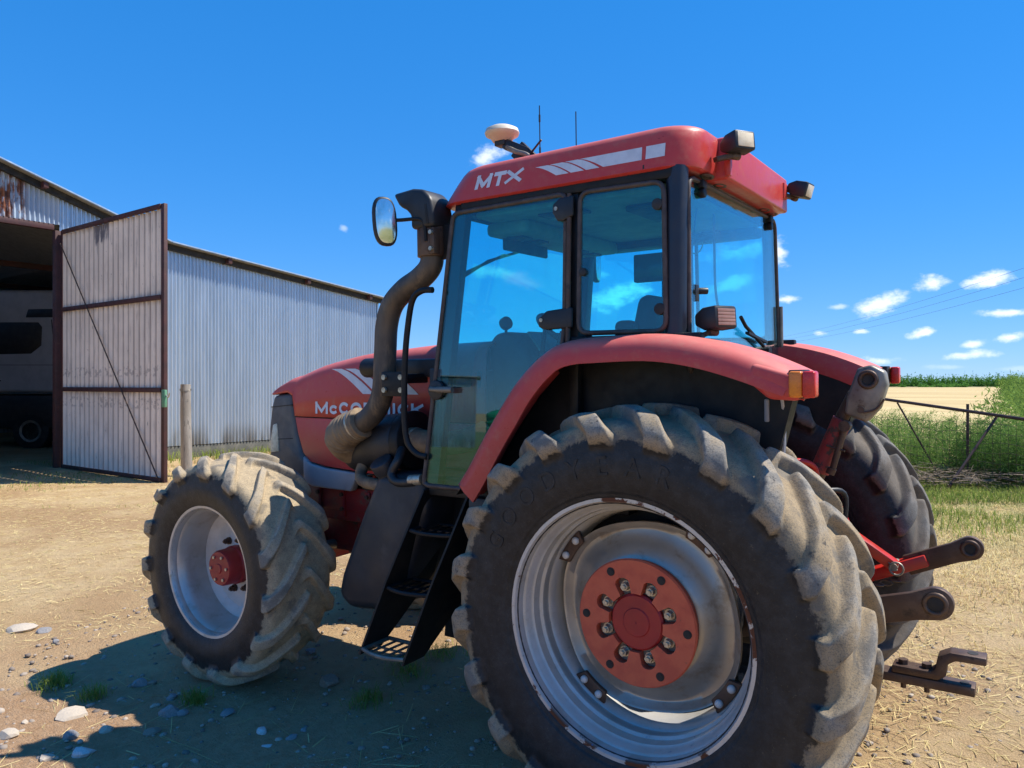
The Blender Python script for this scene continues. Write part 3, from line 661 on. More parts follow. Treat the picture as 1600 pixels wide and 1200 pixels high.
part('clamp_collar', STEEL, ep, lambda bm: (add_cyl(bm, (1.206, .715, 2.40), (1.206, .715, 2.545), .074, seg=28), add_box(bm, (1.15, .76, 2.47), (.03, .05, .13))), .003, smooth=.6)
for zq in (2.43, 2.51): part('collar_bolt', BOLT, ep, lambda bm: add_cyl(bm, (1.148, .785, zq), (1.148, .80, zq), .011, seg=8))
cowl = [(1.395, 2.728), (1.26, 2.738), (1.19, 2.725), (1.145, 2.68), (1.13, 2.61), (1.132, 2.535), (1.275, 2.535), (1.275, 2.605), (1.305, 2.635), (1.352, 2.66)]
part('intake_cowl', BLACK, ep, lambda bm: add_prism(bm, cowl, 'y', .632, .80), .022, 4, bang=.3)
part('cowl_slot', DARK, ep, lambda bm: add_prism(bm, [(1.165, 2.65), (1.15, 2.55), (1.168, 2.55), (1.182, 2.65)], 'y', .79, .8035), .004)
bpart('stack_bracket', BLKMET, ep, [((1.12, .70, 2.47), (.10, .03, .17))], .006)
ac = part('air_cleaner', BLACK, TR, lambda bm: add_cyl(bm, (1.52, .56, 1.45), (1.93, .54, 1.41), .155, seg=40), .02, 3)
part('cleaner_lid', BLKMET, ac, lambda bm: add_cyl(bm, (1.46, .562, 1.455), (1.525, .56, 1.45), .162, seg=40), .012, 3)
part('outlet_hose', HOSE, ac, lambda bm: add_tube(bm, smooth_path([(1.50, .60, 1.47), (1.40, .61, 1.46), (1.28, .60, 1.45), (1.18, .52, 1.46), (1.12, .4, 1.5)], 6), .062, 20), smooth=1)
part('hose_clamp', BOLT, ac, lambda bm: add_tube(bm, smooth_path([(1.44, .606, 1.465), (1.425, .608, 1.463)], 2), .066, 20), smooth=.8)
part('drain_hose', HOSE, ac, lambda bm: add_tube(bm, smooth_path([(1.80, .62, 1.335), (1.795, .66, 1.27), (1.74, .70, 1.235), (1.62, .72, 1.225), (1.50, .74, 1.23)], 6), .033, 14), smooth=1)
part('elbow_clamp', BOLT, ac, lambda bm: add_cyl(bm, (1.80, .618, 1.318), (1.80, .622, 1.345), .037, seg=16), smooth=.6)
part('breather_hose', BLACK, ac, lambda bm: add_tube(bm, smooth_path([(1.46, .69, 1.42), (1.44, .74, 1.37), (1.47, .76, 1.30), (1.42, .77, 1.26), (1.30, .77, 1.27)], 6), .024, 12), smooth=1)
part('silver_fitting', BOLT, ac, lambda bm: add_cyl(bm, (1.33, .77, 1.275), (1.25, .77, 1.285), .027, seg=12), smooth=.6)
hb = bpart('hood_bracket', BLACK, TR, [((1.50, .50, 1.845), (.42, .10, .10))], .015)
part('bracket_stub', BLKMET, hb, lambda bm: add_cyl(bm, (1.66, .56, 1.85), (1.86, .54, 1.85), .055), .008)
bpart('bracket_plate', BLKMET, hb, [((1.40, .80, 1.765), (.17, .014, .125)), ((1.44, .66, 1.79), (.05, .28, .05))], .005)
bb = part('plate_bolt', BOLT, hb, lambda bm: add_cyl(bm, (0, 0, 0), (0, .012, 0), .014, seg=12))
for k, (x, z) in enumerate(((1.46, 1.80), (1.46, 1.735), (1.345, 1.80), (1.345, 1.735))):
    o = bb if k == 0 else copy_part(bb, hb); o.location = (x, .807, z)
part('hand_rail', BLKMET, TR, lambda bm: add_tube(bm, smooth_path([(1.135, .80, 2.225), (1.20, .805, 2.225), (1.255, .808, 2.19), (1.285, .81, 2.09), (1.312, .812, 1.90), (1.322, .815, 1.62), (1.305, .815, 1.48), (1.25, .81, 1.42), (1.19, .80, 1.405)], 6), .0155, 12), smooth=1)

# ---- fuel tank and steps
def tankf(bm):
    add_prism(bm, [(1.565, 1.30), (1.24, 1.30), (1.22, 1.12), (1.40, .72), (1.52, .56), (1.80, .535), (1.895, .60), (1.86, .72), (1.70, 1.05)], 'y', .36, .775)
tk = part('fuel_tank', TANK, TR, tankf, .085, 5, bang=.2)
part('filler_neck', TANK, tk, lambda bm: (add_cyl(bm, (1.53, .66, 1.21), (1.545, .745, 1.33), .062, .05, seg=24), add_cyl(bm, (1.54, .725, 1.305), (1.55, .76, 1.36), .062, seg=24)), .008, 2)
st = part('cab_steps', BLKMET, TR, lambda bm: add_prism(bm, [(1.20, 1.235), (.88, 1.235), (1.10, .42), (1.30, .42)], 'y', .54, .56), .004)
def splate(x0, x1, xb0, xb1, ybt):
    return lambda bm: (add_prism(bm, [(x0, 1.235), (x1, 1.235), (xb1, .405), (xb0, .405)], 'y', .55, lambda p_: .80+(1.235-p_[1])*.13), )
# two cheeks, each an upright plate across the tractor's side that leans forward as it goes down
def cheek(xt, xb, y0=.55):
    def f(bm):
        a = [(xt, y0, 1.235), (xt, .80, 1.235), (xt*.45+xb*.55, .90, .78), (xb, .955, .40), (xb, .80, .40), (xt*.5+xb*.5, y0, .75)]
        q = [bm.verts.new(v) for v in a]; q2 = [bm.verts.new((v[0]-.012, v[1], v[2])) for v in a]
        n = len(a); bm.faces.new(q); bm.faces.new(q2[::-1])
        for i in range(n): bm.faces.new((q[i], q2[i], q2[(i+1) % n], q[(i+1) % n]))
    return f
part('step_cheek', BLKMET, st, cheek(1.225, 1.535), smooth=.4)
part('step_cheek', BLKMET, st, cheek(.945, 1.245), smooth=.4)
bpart('battery_box', BLACK, st, [((.80, .68, .98), (.27, .26, .50)), ((.96, .60, .82), (.2, .1, .5))], .02)
def treadf(xa, xb, y0, y1, z):
    def f(bm):
        pts = [(xa, y0), (xa, y1-.05)]
        for k in range(7): a = k/6; pts.append((xa+(xb-xa)*a, y1-.05+.05*math.sin(math.pi*(.12+.76*a))))
        pts += [(xb, y1-.05), (xb, y0)]
        P3 = [Vector((x, y, z)) for x, y in pts]; add_tube(bm, P3+[P3[0]], .011, 8)
        for k in range(1, 5): x = xa+(xb-xa)*k/5; add_bar(bm, (x, y0, z-.004), (x, y1-.012, z-.004), .016, .006)
        add_bar(bm, (xa, (y0+y1)/2, z-.006), (xb, (y0+y1)/2, z-.006), .012, .008)
    return f
for (z, sh) in ((1.035, 0), (.745, 1), (.43, 2)):
    q = (1.235-z)/.835; xa = 1.225+(1.535-1.225)*q-.016; xb = .945+(1.245-.945)*q+.004; y1 = .80+.165*q+.02
    part('step_tread', GREYSTEEL if sh == 2 else BLKMET, st, treadf(xa, xb, y1-.22, y1, z), smooth=.7)

# ---- cab
def yc(z): return .765-(z-1.9)*.05
def quad_bar(bm, pts, wx=.06, wy=.05):
    for a, b in zip(pts, pts[1:]): add_bar(bm, a, b, wx, wy, (0, 1, 0))
cabf = part('cab_frame', BLKMET, TR, lambda bm: [ [quad_bar(bm, [(1.185, s*(yc(1.25)-.05)*(1 if s > 0 else .88), 1.25), (1.025, s*(yc(2.62)-.05)*(1 if s > 0 else .88), 2.64)], .06, .07),
      quad_bar(bm, [(.385, s*(yc(1.9)-.035)*(1 if s > 0 else .88), 1.5), (.385, s*(yc(2.62)-.035)*(1 if s > 0 else .88), 2.64)], .05, .045),
      add_box(bm, (.46, s*(yc(2.62)-.03)*(1 if s > 0 else .87), 2.632), (1.10, .06, .06)),
      add_box(bm, (.10, s*(yc(1.94)-.02)*(1 if s > 0 else .88), 1.945), (.62, .05, .05)),
      add_box(bm, (.66, s*(.60), 1.235), (1.10, .34, .05))] for s in (1, -1)] + [add_box(bm, (1.04, .04, 2.63), (.06, 1.30, .06)), add_box(bm, (-.06, .05, 2.63), (.06, 1.25, .06)), add_box(bm, (-.07, 0, 1.90), (.06, 1.36, .10))], .008)
for s in (1, -1):
    part('corner_pillar', mat('blue_black_post', (.014, .018, .032), (.02, .024, .036), .4) if s > 0 else MATS['blue_black_post'], cabf,
         lambda bm: add_tube(bm, [(-.085, s*(yc(1.85)-.045)*(1 if s > 0 else .87), 1.85), (-.085, s*(yc(2.64)-.045)*(1 if s > 0 else .85), 2.65)], .046 if s > 0 else .03, 16), smooth=1)
bpart('cab_floor_dark_backing', CABDARK, TR, [((.55, 0, 1.27), (1.20, 1.44, .06)), ((1.16, 0, 1.55), (.05, .80, .56)), ((.0, 0, 1.55), (.30, 1.2, .55)), ((.55, -.645, 1.52), (1.18, .03, .50)), ((.12, .58, 1.62), (.5, .16, .6)), ((.2, -.58, 1.62), (.6, .16, .6))], .02)  # floor, plus dark firewall and right panel added for contrast behind the door reflection
# glazing: thin slabs with a rubber border and a tube frame
def pane(name, pts3, parent, th=(0, .005, 0), frame=.011, mframe=SEAL, border=.0):
    pts3 = [Vector(p_) for p_ in pts3]; thv = Vector(th)
    bm = bmesh.new(); a = [bm.verts.new(p_) for p_ in pts3]; b = [bm.verts.new(p_-thv) for p_ in pts3]; n = len(a)
    bm.faces.new(a); bm.faces.new(b[::-1])
    for i in range(n): bm.faces.new((a[i], b[i], b[(i+1) % n], a[(i+1) % n]))
    o = link(name, bm_me(bm), GLASS, parent)
    if frame: part('seal', mframe, o, lambda bm: add_tube(bm, pts3, frame, 8, closed=True), smooth=1)
    return o
def rounded(pts, r=.05, n=5):
    pts = [Vector(p_) for p_ in pts]; out = []
    for i, p_ in enumerate(pts):
        a = (pts[i-1]-p_); b = (pts[(i+1) % len(pts)]-p_); rr = min(r, a.length*.45, b.length*.45); a = p_+a.normalized()*rr; b = p_+b.normalized()*rr
        for k in range(n+1): t_ = k/n; out.append((1-t_)**2*a+2*t_*(1-t_)*p_+t_*t_*b)
    return out
def sidep(L, s=1, off=0): return [(x, s*(yc(z)+off)*(1 if s > 0 else .88), z) for x, z in L]
door_pts = [(1.215, 1.275), (1.19, 1.262), (.92, 1.262), (.80, 1.40), (.60, 1.66), (.43, 1.90), (.415, 2.02), (.415, 2.605), (1.055, 2.597)]
dr = pane('door', rounded(sidep(door_pts), .04, 4), TR, (0, .005, 0), .012)
pane('door', rounded(sidep(door_pts, -1), .04, 4), TR, (0, -.005, 0), .012)
sw = [(.345, 1.985), (.345, 2.60), (-.045, 2.592), (-.062, 1.98)]
pane('side_window', rounded(sidep(sw), .05, 5), TR, (0, .005, 0), .011); pane('side_window', rounded(sidep(sw, -1), .05, 5), TR, (0, -.005, 0), .011)
rw = pane('rear_window', rounded([(-.135, .70, 1.80), (-.128, .675, 2.61), (-.128, -.565, 2.61), (-.135, -.61, 1.80)], .06, 5), TR, (-.005, 0, 0), .010)
pane('windscreen', rounded([(1.225, .66, 1.75), (1.075, .64, 2.60), (1.075, -.64, 2.60), (1.225, -.66, 1.75)], .06, 5), TR, (.005, 0, 0), .012)
# dark ceramic band along the door's front edge
part('edge_band', BLACK, dr, lambda bm: add_prism(bm, [(1.205, 1.27), (1.045, 2.59), (.985, 2.585), (1.135, 1.27)], 'y', lambda p_: yc(p_[1])-.012, lambda p_: yc(p_[1])-.007))
dh = part('door_handle', BLACK, dr, lambda bm: (add_cyl(bm, (1.135, yc(1.73)+.0, 1.735), (1.135, yc(1.73)+.022, 1.735), .048, seg=24), add_box(bm, (1.155, yc(1.7)-.02, 1.70), (.075, .03, .28))), .006)
part('handle_lever', GREYSTEEL, dr, lambda bm: add_tube(bm, smooth_path([(1.155, yc(1.73)+.03, 1.74), (1.10, yc(1.73)+.038, 1.738), (1.02, yc(1.73)+.03, 1.738)], 4), lambda q: .013 if q < .5 else .016, 10), smooth=1)
for (z, dx) in ((2.545, 0), (2.055, 1)):
    hp = [(.37, z-.045), (.37, z+.045)]+([(.44, z+.04), (.475, z+.015), (.475, z-.02), (.45, z-.06), (.42, z-.065)] if dx == 0 else [(.50, z+.035), (.545, z+.0), (.54, z-.035), (.50, z-.05)])
    part('door_hinge', BLACK, dr, lambda bm: add_prism(bm, hp, 'y', lambda p_: yc(p_[1])+.002, lambda p_: yc(p_[1])+.022), .008, 3, bang=.3)
    part('hinge_pin', BOLT, dr, lambda bm: add_cyl(bm, (.455 if dx == 0 else .525, yc(z)+.02, z-.005), (.455 if dx == 0 else .525, yc(z)+.026, z-.005), .009, seg=12))
part('hinge_bar', STEEL, dr, lambda bm: add_tube(bm, sidep([(.393, 1.95), (.393, 2.60)], 1, .01), .011, 10), smooth=1)
for (x, z) in ((-.02, 2.50), (-.035, 2.07)): part('window_knob', CABDARK, TR, lambda bm: add_cyl(bm, (x, yc(z)-.03, z), (x, yc(z)+.012, z), .024, seg=20), .004)
part('window_knob', CABDARK, TR, lambda bm: add_cyl(bm, (.325, yc(2.25)-.03, 2.25), (.325, yc(2.25)+.012, 2.25), .018, seg=20), .004)
for s in (.54, -.44):
    part('window_hinge', BLKMET, rw, lambda bm: (add_box(bm, (-.135, s, 2.60), (.03, .05, .035)), add_cyl(bm, (-.15, s, 2.565), (-.125, s, 2.565), .022)), .005)
part('rear_wiper', BLKMET, rw, lambda bm: (add_tube(bm, [(-.155, -.25, 1.93), (-.16, .05, 2.02), (-.16, .12, 2.06)], .009, 8), add_bar(bm, (-.158, -.28, 1.95), (-.158, .02, 1.99), .02, .012), add_cyl(bm, (-.13, -.30, 1.90), (-.175, -.30, 1.90), .03)), smooth=.8)
part('rear_latch', BLACK, rw, lambda bm: (add_box(bm, (-.12, .60, 2.14), (.03, .04, .07)), add_cyl(bm, (-.12, .58, 2.15), (-.16, .55, 2.15), .014)), .004)
part('window_gutter', GREYSTEEL, rw, lambda bm: add_tube(bm, [(-.15, -.605, 1.80), (-.148, -.60, 2.15)], .010, 8), smooth=1)
part('cable', BLACK, rw, lambda bm: add_tube(bm, smooth_path([(-.10, .30, 2.52), (-.09, .27, 2.35), (-.10, .28, 2.15), (-.11, .20, 2.0)], 6), .006, 6), smooth=1)
part('cable', BLACK, rw, lambda bm: add_tube(bm, smooth_path([(-.08, .46, 2.52), (-.07, .50, 2.3), (-.08, .52, 2.1)], 6), .004, 6), smooth=1)
# ---- roof
def roofy(z): return .748-(z-2.64)*.18
RLEV = [(2.638, .035, 1.10, -.135), (2.641, .010, 1.15, -.155), (2.648, 0, 1.165, -.165), (2.67, 0, 1.155, -.172), (2.71, 0, 1.125, -.176), (2.745, 0, 1.10, -.177), (2.782, .002, 1.072, -.175), (2.80, .008, 1.055, -.168), (2.812, .024, 1.03, -.15), (2.822, .055, .99, -.115), (2.832, .13, .90, -.04), (2.836, .25, .80, .08), (2.838, .40, .65, .25)]
RSC = .86
def rooff(bm):
    rings = []
    for (z, ins, xf, xr) in RLEV:
        hy = roofy(min(z, 2.80))-ins; r = max(.03, .14-ins*.2); ring = []
        for (cx, cy, a0) in ((xf-r*1.2, hy-r, 0), (xr+r, hy-r, 90), (xr+r, -hy+r, 180), (xf-r*1.2, -hy+r, 270)):
            for k in range(8): a = R_(a0+90*k/7); ex_ = 1.2 if a0 in (0, 270) else 1.; yy = cy+r*math.sin(a); ring.append(bm.verts.new((cx+r*ex_*math.cos(a), yy if yy > 0 else yy*RSC, z+.012*max(0, (xf-cx)/1.2)*(1 if z > 2.7 else 0))))
        rings.append(ring)
    n = len(rings[0])
    for A, B in zip(rings, rings[1:]):
        for k in range(n): bm.faces.new((A[k], A[(k+1) % n], B[(k+1) % n], B[k]))
    bm.faces.new(rings[0][::-1]); bm.faces.new(rings[-1])
rf = part('roof', RED, TR, rooff, smooth=.6)
part('rear_fascia', RED, rf, lambda bm: add_prism(bm, [(.47, 2.626), (-.47, 2.626), (-.46, 2.80), (.45, 2.812)], 'x', -.222, -.10), .014, 3)
ov = part('vent_grommet', SEAL, rf, lambda bm: add_rev(bm, [(0, .05), (.006, .045), (.006, .03), (-.002, .028), (-.002, .002)], 20, False), smooth=1)
for k, (x, y) in enumerate(((-.15, .52), (-.15, .36), (-.15, -.30), (-.15, -.44))):
    o = ov if k == 0 else copy_part(ov, rf); o.location = (x, y, 2.636 if y > .47 else 2.630); o.rotation_euler = (R_(-90), 0, 0); o.scale = (.55, 1, 1)
part('roof_seam', DARK, rf, lambda bm: add_prism(bm, [(.034, 2.65), (.041, 2.65), (.046, 2.785), (.039, 2.785)], 'y', lambda p_: roofy(p_[1])-.02, lambda p_: roofy(p_[1])+.0008-(.006 if p_[1] > 2.77 else 0)))
part('roof_seam', DARK, rf, lambda bm: add_prism(bm, [(.042, 2.785), (.60, 2.793), (.60, 2.797), (.042, 2.789)], 'y', .60, lambda p_: roofy(p_[1])-.0105))
for ch, xa, xb in (('M', .915, .825), ('T', .815, .745), ('X', .742, .650)): decal_letter(ch, xa, xb, 2.690, 2.758, lambda x, z: roofy(z), rf, tk=.28, shear=.22)
for k in range(3): sweep_stripe(.575-k*.078, .510-k*.078, .460-k*.076, .395-k*.076, 2.745, 2.690, lambda x, z: roofy(z), rf)
def longstripe(top, bot):
    bmx = bmesh.new(); N = 12; A = []
    for k in range(N+1):
        f_ = k/N; z = 2.745+(2.690-2.745)*f_; e = f_**.72; A.append([bmx.verts.new((x, roofy(z)+.0024, z)) for x in (top[0]+(bot[0]-top[0])*e, top[1]+(bot[1]-top[1])*e)])
    for p_, q_ in zip(A, A[1:]): bmx.faces.new((p_[0], p_[1], q_[1], q_[0]))
    return link('stripe', bm_me(bmx), WHITE, rf)
longstripe((.345, .0485), (.225, .0475)); longstripe((.030, -.055), (.030, -.055))
part('seam_plug', CAPRED, rf, lambda bm: (add_box(bm, (-.025, roofy(2.765)-.004, 2.765), (.04, .006, .025))), .002)
part('plug_hole', DARK, rf, lambda bm: add_cyl(bm, (-.025, roofy(2.765)-.002, 2.765), (-.025, roofy(2.765)+.0006, 2.765), .006, seg=10))
# ---- cab interior
hl = part('headliner', CABIN, TR, lambda bm: add_box(bm, (.47, .04, 2.59), (1.02, 1.22, .03)), .01)
bpart('front_console', CABIN, hl, [((.90, .0, 2.545), (.26, 1.0, .07))], .025, seg=3)
for (x, y) in ((.90, .38), (.90, .22), (.90, -.22), (.90, -.38), (.62, .52), (.48, .52), (.32, -.46), (.18, -.46)):
    bpart('vent', CABDARK, hl, [((x, y, 2.505 if x > .8 else 2.566), (.10, .10, .012))], .004)
bpart('side_console', CABDARK, hl, [((.40, -.54, 2.555), (.9, .14, .05)), ((.16, .3, 2.56), (.2, .35, .03))], .02)
part('speaker_ring', BOLT, hl, lambda bm: add_tube(bm, [(.30+.045*math.cos(a), -.505, 2.52+.05*math.sin(a)) for a in np.linspace(0, 6.28, 24)[:-1]], .004, 6, closed=True), smooth=1)
ds = part('dashboard', CABDARK, TR, lambda bm: add_prism(bm, [(1.17, 1.3), (1.18, 1.98), (1.12, 2.035), (1.0, 2.03), (.90, 1.90), (.93, 1.3)], 'y', -.22, .30), .04, 3)
part('instrument_panel', CABIN, ds, lambda bm: add_prism(bm, [(.985, 2.028), (.905, 1.925), (.895, 1.93), (.975, 2.036)], 'y', -.10, .20), .003)
part('steering_wheel', CABDARK, TR, lambda bm: (add_tube(bm, [(.80+.19*math.cos(a)*.80, .06+.19*math.sin(a), 2.02-.19*math.cos(a)*-.55) for a in np.linspace(0, 2*math.pi, 33)[:-1]], .016, 10, closed=True), add_cyl(bm, (.95, .06, 1.8), (.80, .06, 2.01), .035), add_box(bm, (.80, .06, 2.01), (.03, .34, .02))), smooth=.8)
part('dash_gauge', CABDARK, ds, lambda bm: (add_cyl(bm, (1.09, .26, 2.075), (1.06, .27, 2.085), .036), add_cyl(bm, (1.075, .265, 2.02), (1.075, .265, 2.07), .008)), .004)
for k in range(2): part('lever', CABDARK, ds, lambda bm: add_cyl(bm, (.88-.08*k, .22, 1.88), (.82-.1*k, .27, 2.05-.03*k), .012, seg=8))
part('seat', CABDARK, TR, lambda bm: (add_prism(bm, [(.30, 1.62), (.20, 2.12), (.24, 2.19), (.31, 2.18), (.42, 1.70), (.80, 1.68), (.82, 1.55), (.34, 1.52)], 'y', -.24, .24), add_box(bm, (.5, 0, 1.42), (.3, .3, .26))), .04, 3)
bpart('armrest', CABDARK, TR, [((.52, -.33, 1.88), (.42, .09, .08)), ((.34, .30, 1.95), (.10, .09, .22))], .03, seg=3)
mo = bpart('monitor', CABDARK, TR, [((.47, -.30, 2.385), (.21, .045, .155)), ((.42, -.36, 2.20), (.03, .04, .36))], .008)
bpart('screen', mat('screen_glass', (.03, .05, .06), None, .15), mo, [((.47, -.276, 2.39), (.17, .004, .115))], .001)
bpart('sun_visor', CABDARK, TR, [((.98, .20, 2.50), (.02, .42, .10))], .008)
part('front_wiper', BLKMET, TR, lambda bm: (add_tube(bm, [(1.155, -.05, 2.52), (1.165, .30, 2.42), (1.175, .50, 2.32)], .008, 8), add_bar(bm, (1.16, .15, 2.47), (1.185, .62, 2.29), .016, .012)), smooth=.8)
# ---- mirrors
def ellipse_slab(bm, c, hw, hh, th, rz, n=28, pw=2.8):
    M = Matrix.Translation(Vector(c)) @ Matrix.Rotation(rz, 4, 'Z'); A, B = [], []
    for k in range(n):
        a = 2*math.pi*k/n; x = hw*math.copysign(abs(math.cos(a))**(2/pw), math.cos(a)); z = hh*math.copysign(abs(math.sin(a))**(2/pw), math.sin(a))
        A.append(bm.verts.new(M @ Vector((x+z*.06, -th/2, z)))); B.append(bm.verts.new(M @ Vector((x+z*.06, th/2, z))))
    bm.faces.new(A); bm.faces.new(B[::-1])
    for k in range(n): bm.faces.new((A[k], B[k], B[(k+1) % n], A[(k+1) % n]))
def mirror(s):
    c = Vector((1.375, .875, 2.575)) if s > 0 else Vector((1.13, -.87, 2.52)); rz = R_(62) if s > 0 else R_(100)
    m_ = part('mirror', BLACK, TR, lambda bm: ellipse_slab(bm, c, .062, .122, .035, rz), .012, 3)
    nrm = Matrix.Rotation(rz, 3, 'Z') @ Vector((0, 1, 0)); 
    if nrm.x > 0: nrm = -nrm
    part('mirror_glass', MIRROR, m_, lambda bm: ellipse_slab(bm, c+nrm*.0175, .051, .109, .004, rz), .001)
    part('mirror_arm', BLKMET, m_, lambda bm: add_tube(bm, smooth_path([c+Vector((.0, 0, .01)), (1.33, s*.82, 2.585), (1.22, s*.80, 2.58), (1.19, s*.79, 2.55), (1.185, s*.785, 2.47)], 5), .0095, 10), smooth=1)
    part('mirror_clamp', BLACK, m_, lambda bm: (add_cyl(bm, c-nrm*.02, c-nrm*.085, .02), add_cyl(bm, c-nrm*.07, c-nrm*.115, .028)), .005)
mirror(1); mirror(-1)
# ---- lamps
def work_light(c, yaw, pitch, s, base, rib=False):
    M = Matrix.Rotation(yaw, 3, 'Z') @ Matrix.Rotation(pitch, 3, 'Y'); c = Vector(c)
    o = part('work_light', BLACK, TR, lambda bm: [setattr(v, 'co', c+M @ v.co) for v in (lambda b2: (add_prism(b2, [(.5*s, .40*s), (.5*s, -.40*s), (-.15*s, -.40*s), (-.55*s, -.2*s), (-.55*s, .2*s), (-.15*s, .40*s)], 'y', -.52*s, .52*s), b2.verts)[1])(bm)], .10*s, 2)
    part('lens', LENS if not rib else MATS['lamp_lens_pink'], o, lambda bm: [setattr(v, 'co', c+M @ v.co) for v in (lambda b2: ([add_box(b2, (.505*s, 0, (k-2)*.118*s), (.03*s+.01*s*(k % 2), .80*s, .105*s if rib else .60*s)) for k in (range(5) if rib else (2,))], b2.verts)[1])(bm)], .006*s)
    part('lamp_bracket', STEEL, o, lambda bm: (add_bar(bm, base, c+M @ Vector((-.2*s, 0, -.42*s)), .035, .02), add_cyl(bm, c+M @ Vector((-.2*s, -.2*s, -.45*s)), c+M @ Vector((-.2*s, .2*s, -.45*s)), .016)), .003)
mat('lamp_lens_pink', (.34, .20, .15), (.26, .15, .11), .35, scale=20)
work_light((-.275, .50, 2.755), R_(180-32), R_(-6), .10, (-.20, .56, 2.69))
work_light((-.285, -.475, 2.74), R_(180-6), R_(16), .10, (-.19, -.40, 2.715))
work_light((-.235, .665, 2.025), R_(180-26), R_(-4), .115, (-.15, .70, 1.945), rib=True)
bpart('light_mount', RED, rf, [((-.225, .47, 2.68), (.025, .03, .09))], .004); bpart('light_mount', RED, rf, [((-.215, -.41, 2.73), (.03, .06, .08))], .004)
# ---- fenders
FP = [(.93, 1.30), (.86, 1.39), (.78, 1.51), (.69, 1.635), (.575, 1.78), (.455, 1.885), (.34, 1.937), (.15, 1.95), (-.05, 1.953), (-.20, 1.937), (-.34, 1.905), (-.46, 1.865), (-.56, 1.822), (-.61, 1.797)]
def fender(s):
    def f(bm):
        P3 = [(q.x, q.z) for q in smooth_path([(x, 0, z) for x, z in FP], 4)]; n = len(P3); rings = []
        for i, (x, z) in enumerate(P3):
            a, b = P3[max(i-1, 0)], P3[min(i+1, n-1)]; tx, tz = b[0]-a[0], b[1]-a[1]; l_ = math.hypot(tx, tz); nx, nz_ = tz/l_*-1, tx/l_*1
            nx, nz_ = (nx, nz_) if nz_ > 0 or nx > 0 else (-nx, -nz_)
            if nx*1+nz_*1 < 0: nx, nz_ = -nx, -nz_
            if i == 0: nx, nz_ = 1., 0.
            q = i/(n-1); lip = float(np.interp(q, [0, .25, .5, .8, .9, 1], [.135, .13, .095, .095, .09, .08])); yo = float(np.interp(q, [0, .3, 1], [.925, .945, .955]))
            sec = [(.592, -.115), (.588, -.03), (.60, -.004), (.64, .010), (yo-.11, .014), (yo-.065, .006), (yo-.032, -.008), (yo-.010, -.032), (yo, -.065), (yo, -lip), (yo-.016, -lip), (yo-.02, -.07), (yo-.09, -.03), (.62, -.03), (.605, -.115)]
            rings.append([bm.verts.new((x+nx*d, s*y, z+nz_*d)) for y, d in sec])
        m_ = len(rings[0])
        for A, B in zip(rings, rings[1:]):
            for k in range(m_): bm.faces.new((A[k], A[(k+1) % m_], B[(k+1) % m_], B[k]))
        bm.faces.new(rings[0]); bm.faces.new(rings[-1][::-1])
    fd = part('fender', RED, TR, f, smooth=.8)
    inner = [(x-.0, z-.03) for x, z in FP[:-1]]
    part('inner_panel', BLKMET, fd, lambda bm: add_prism(bm, inner+[(-.46, 1.40), (-.30, 1.0), (.5, .9), (.80, 1.0)], 'y', s*.60, s*.685), 0)
    def linerf(bm):
        P3 = [(q.x, q.z) for q in smooth_path([(x, 0, z) for x, z in FP], 3)]
        up = [bm.verts.new((x*.985, s*.68, z-.045)) for x, z in P3]; dn = [bm.verts.new((x*.985, s*.915, z-.045)) for x, z in P3]
        for a, b, c_, d_ in zip(up, up[1:], dn[1:], dn): bm.faces.new((a, b, c_, d_))
        bmesh.ops.solidify(bm, geom=bm.faces[:], thickness=.008)
    part('liner', BLKMET, fd, linerf, smooth=.8)
    part('lip_flange', RED, fd, lambda bm: add_prism(bm, [(.885, 1.262), (.755, 1.485), (.665, 1.615), (.555, 1.745), (.44, 1.843), (.415, 1.815), (.52, 1.715), (.62, 1.59), (.71, 1.46), (.835, 1.25)], 'y', s*.80, s*.885), .006)
    for (x, z) in ((.74, 1.475), (.60, 1.655), (.47, 1.795)): part('lip_screw', STEEL, fd, lambda bm: add_cyl(bm, (x, s*.885, z), (x, s*.892, z), .008, seg=8))
    tb = part('lamp_housing', RED, fd, lambda bm: add_prism(bm, [(-.46, 1.845), (-.60, 1.805), (-.635, 1.745), (-.625, 1.71), (-.52, 1.715), (-.45, 1.775)], 'y', s*.68, s*.95), .018, 3)
    tl = part('tail_light', BLKMET, fd, lambda bm: add_box(bm, (-.612, s*.885, 1.768), (.05, .11, .10)), .006)
    part('amber_lens', AMBER, tl, lambda bm: add_box(bm, (-.618, s*.945, 1.768), (.046, .05, .092)), .010, 3)
    part('red_lens', REDLENS, tl, lambda bm: add_box(bm, (-.662, s*.940, 1.768), (.044, .06, .092)), .010, 3)
    return fd
fl_ = fender(1); fender(-1)
part('cable', mat('white_cable', (.45, .45, .45), None, .5), fl_, lambda bm: add_tube(bm, smooth_path([(-.50, .70, 1.72), (-.50, .66, 1.60), (-.49, .66, 1.45), (-.43, .62, 1.25)], 6), .007, 6), smooth=1)
bpart('plate_lamp', TRIM, fl_, [((-.44, .63, 1.66), (.02, .12, .09))], .006)
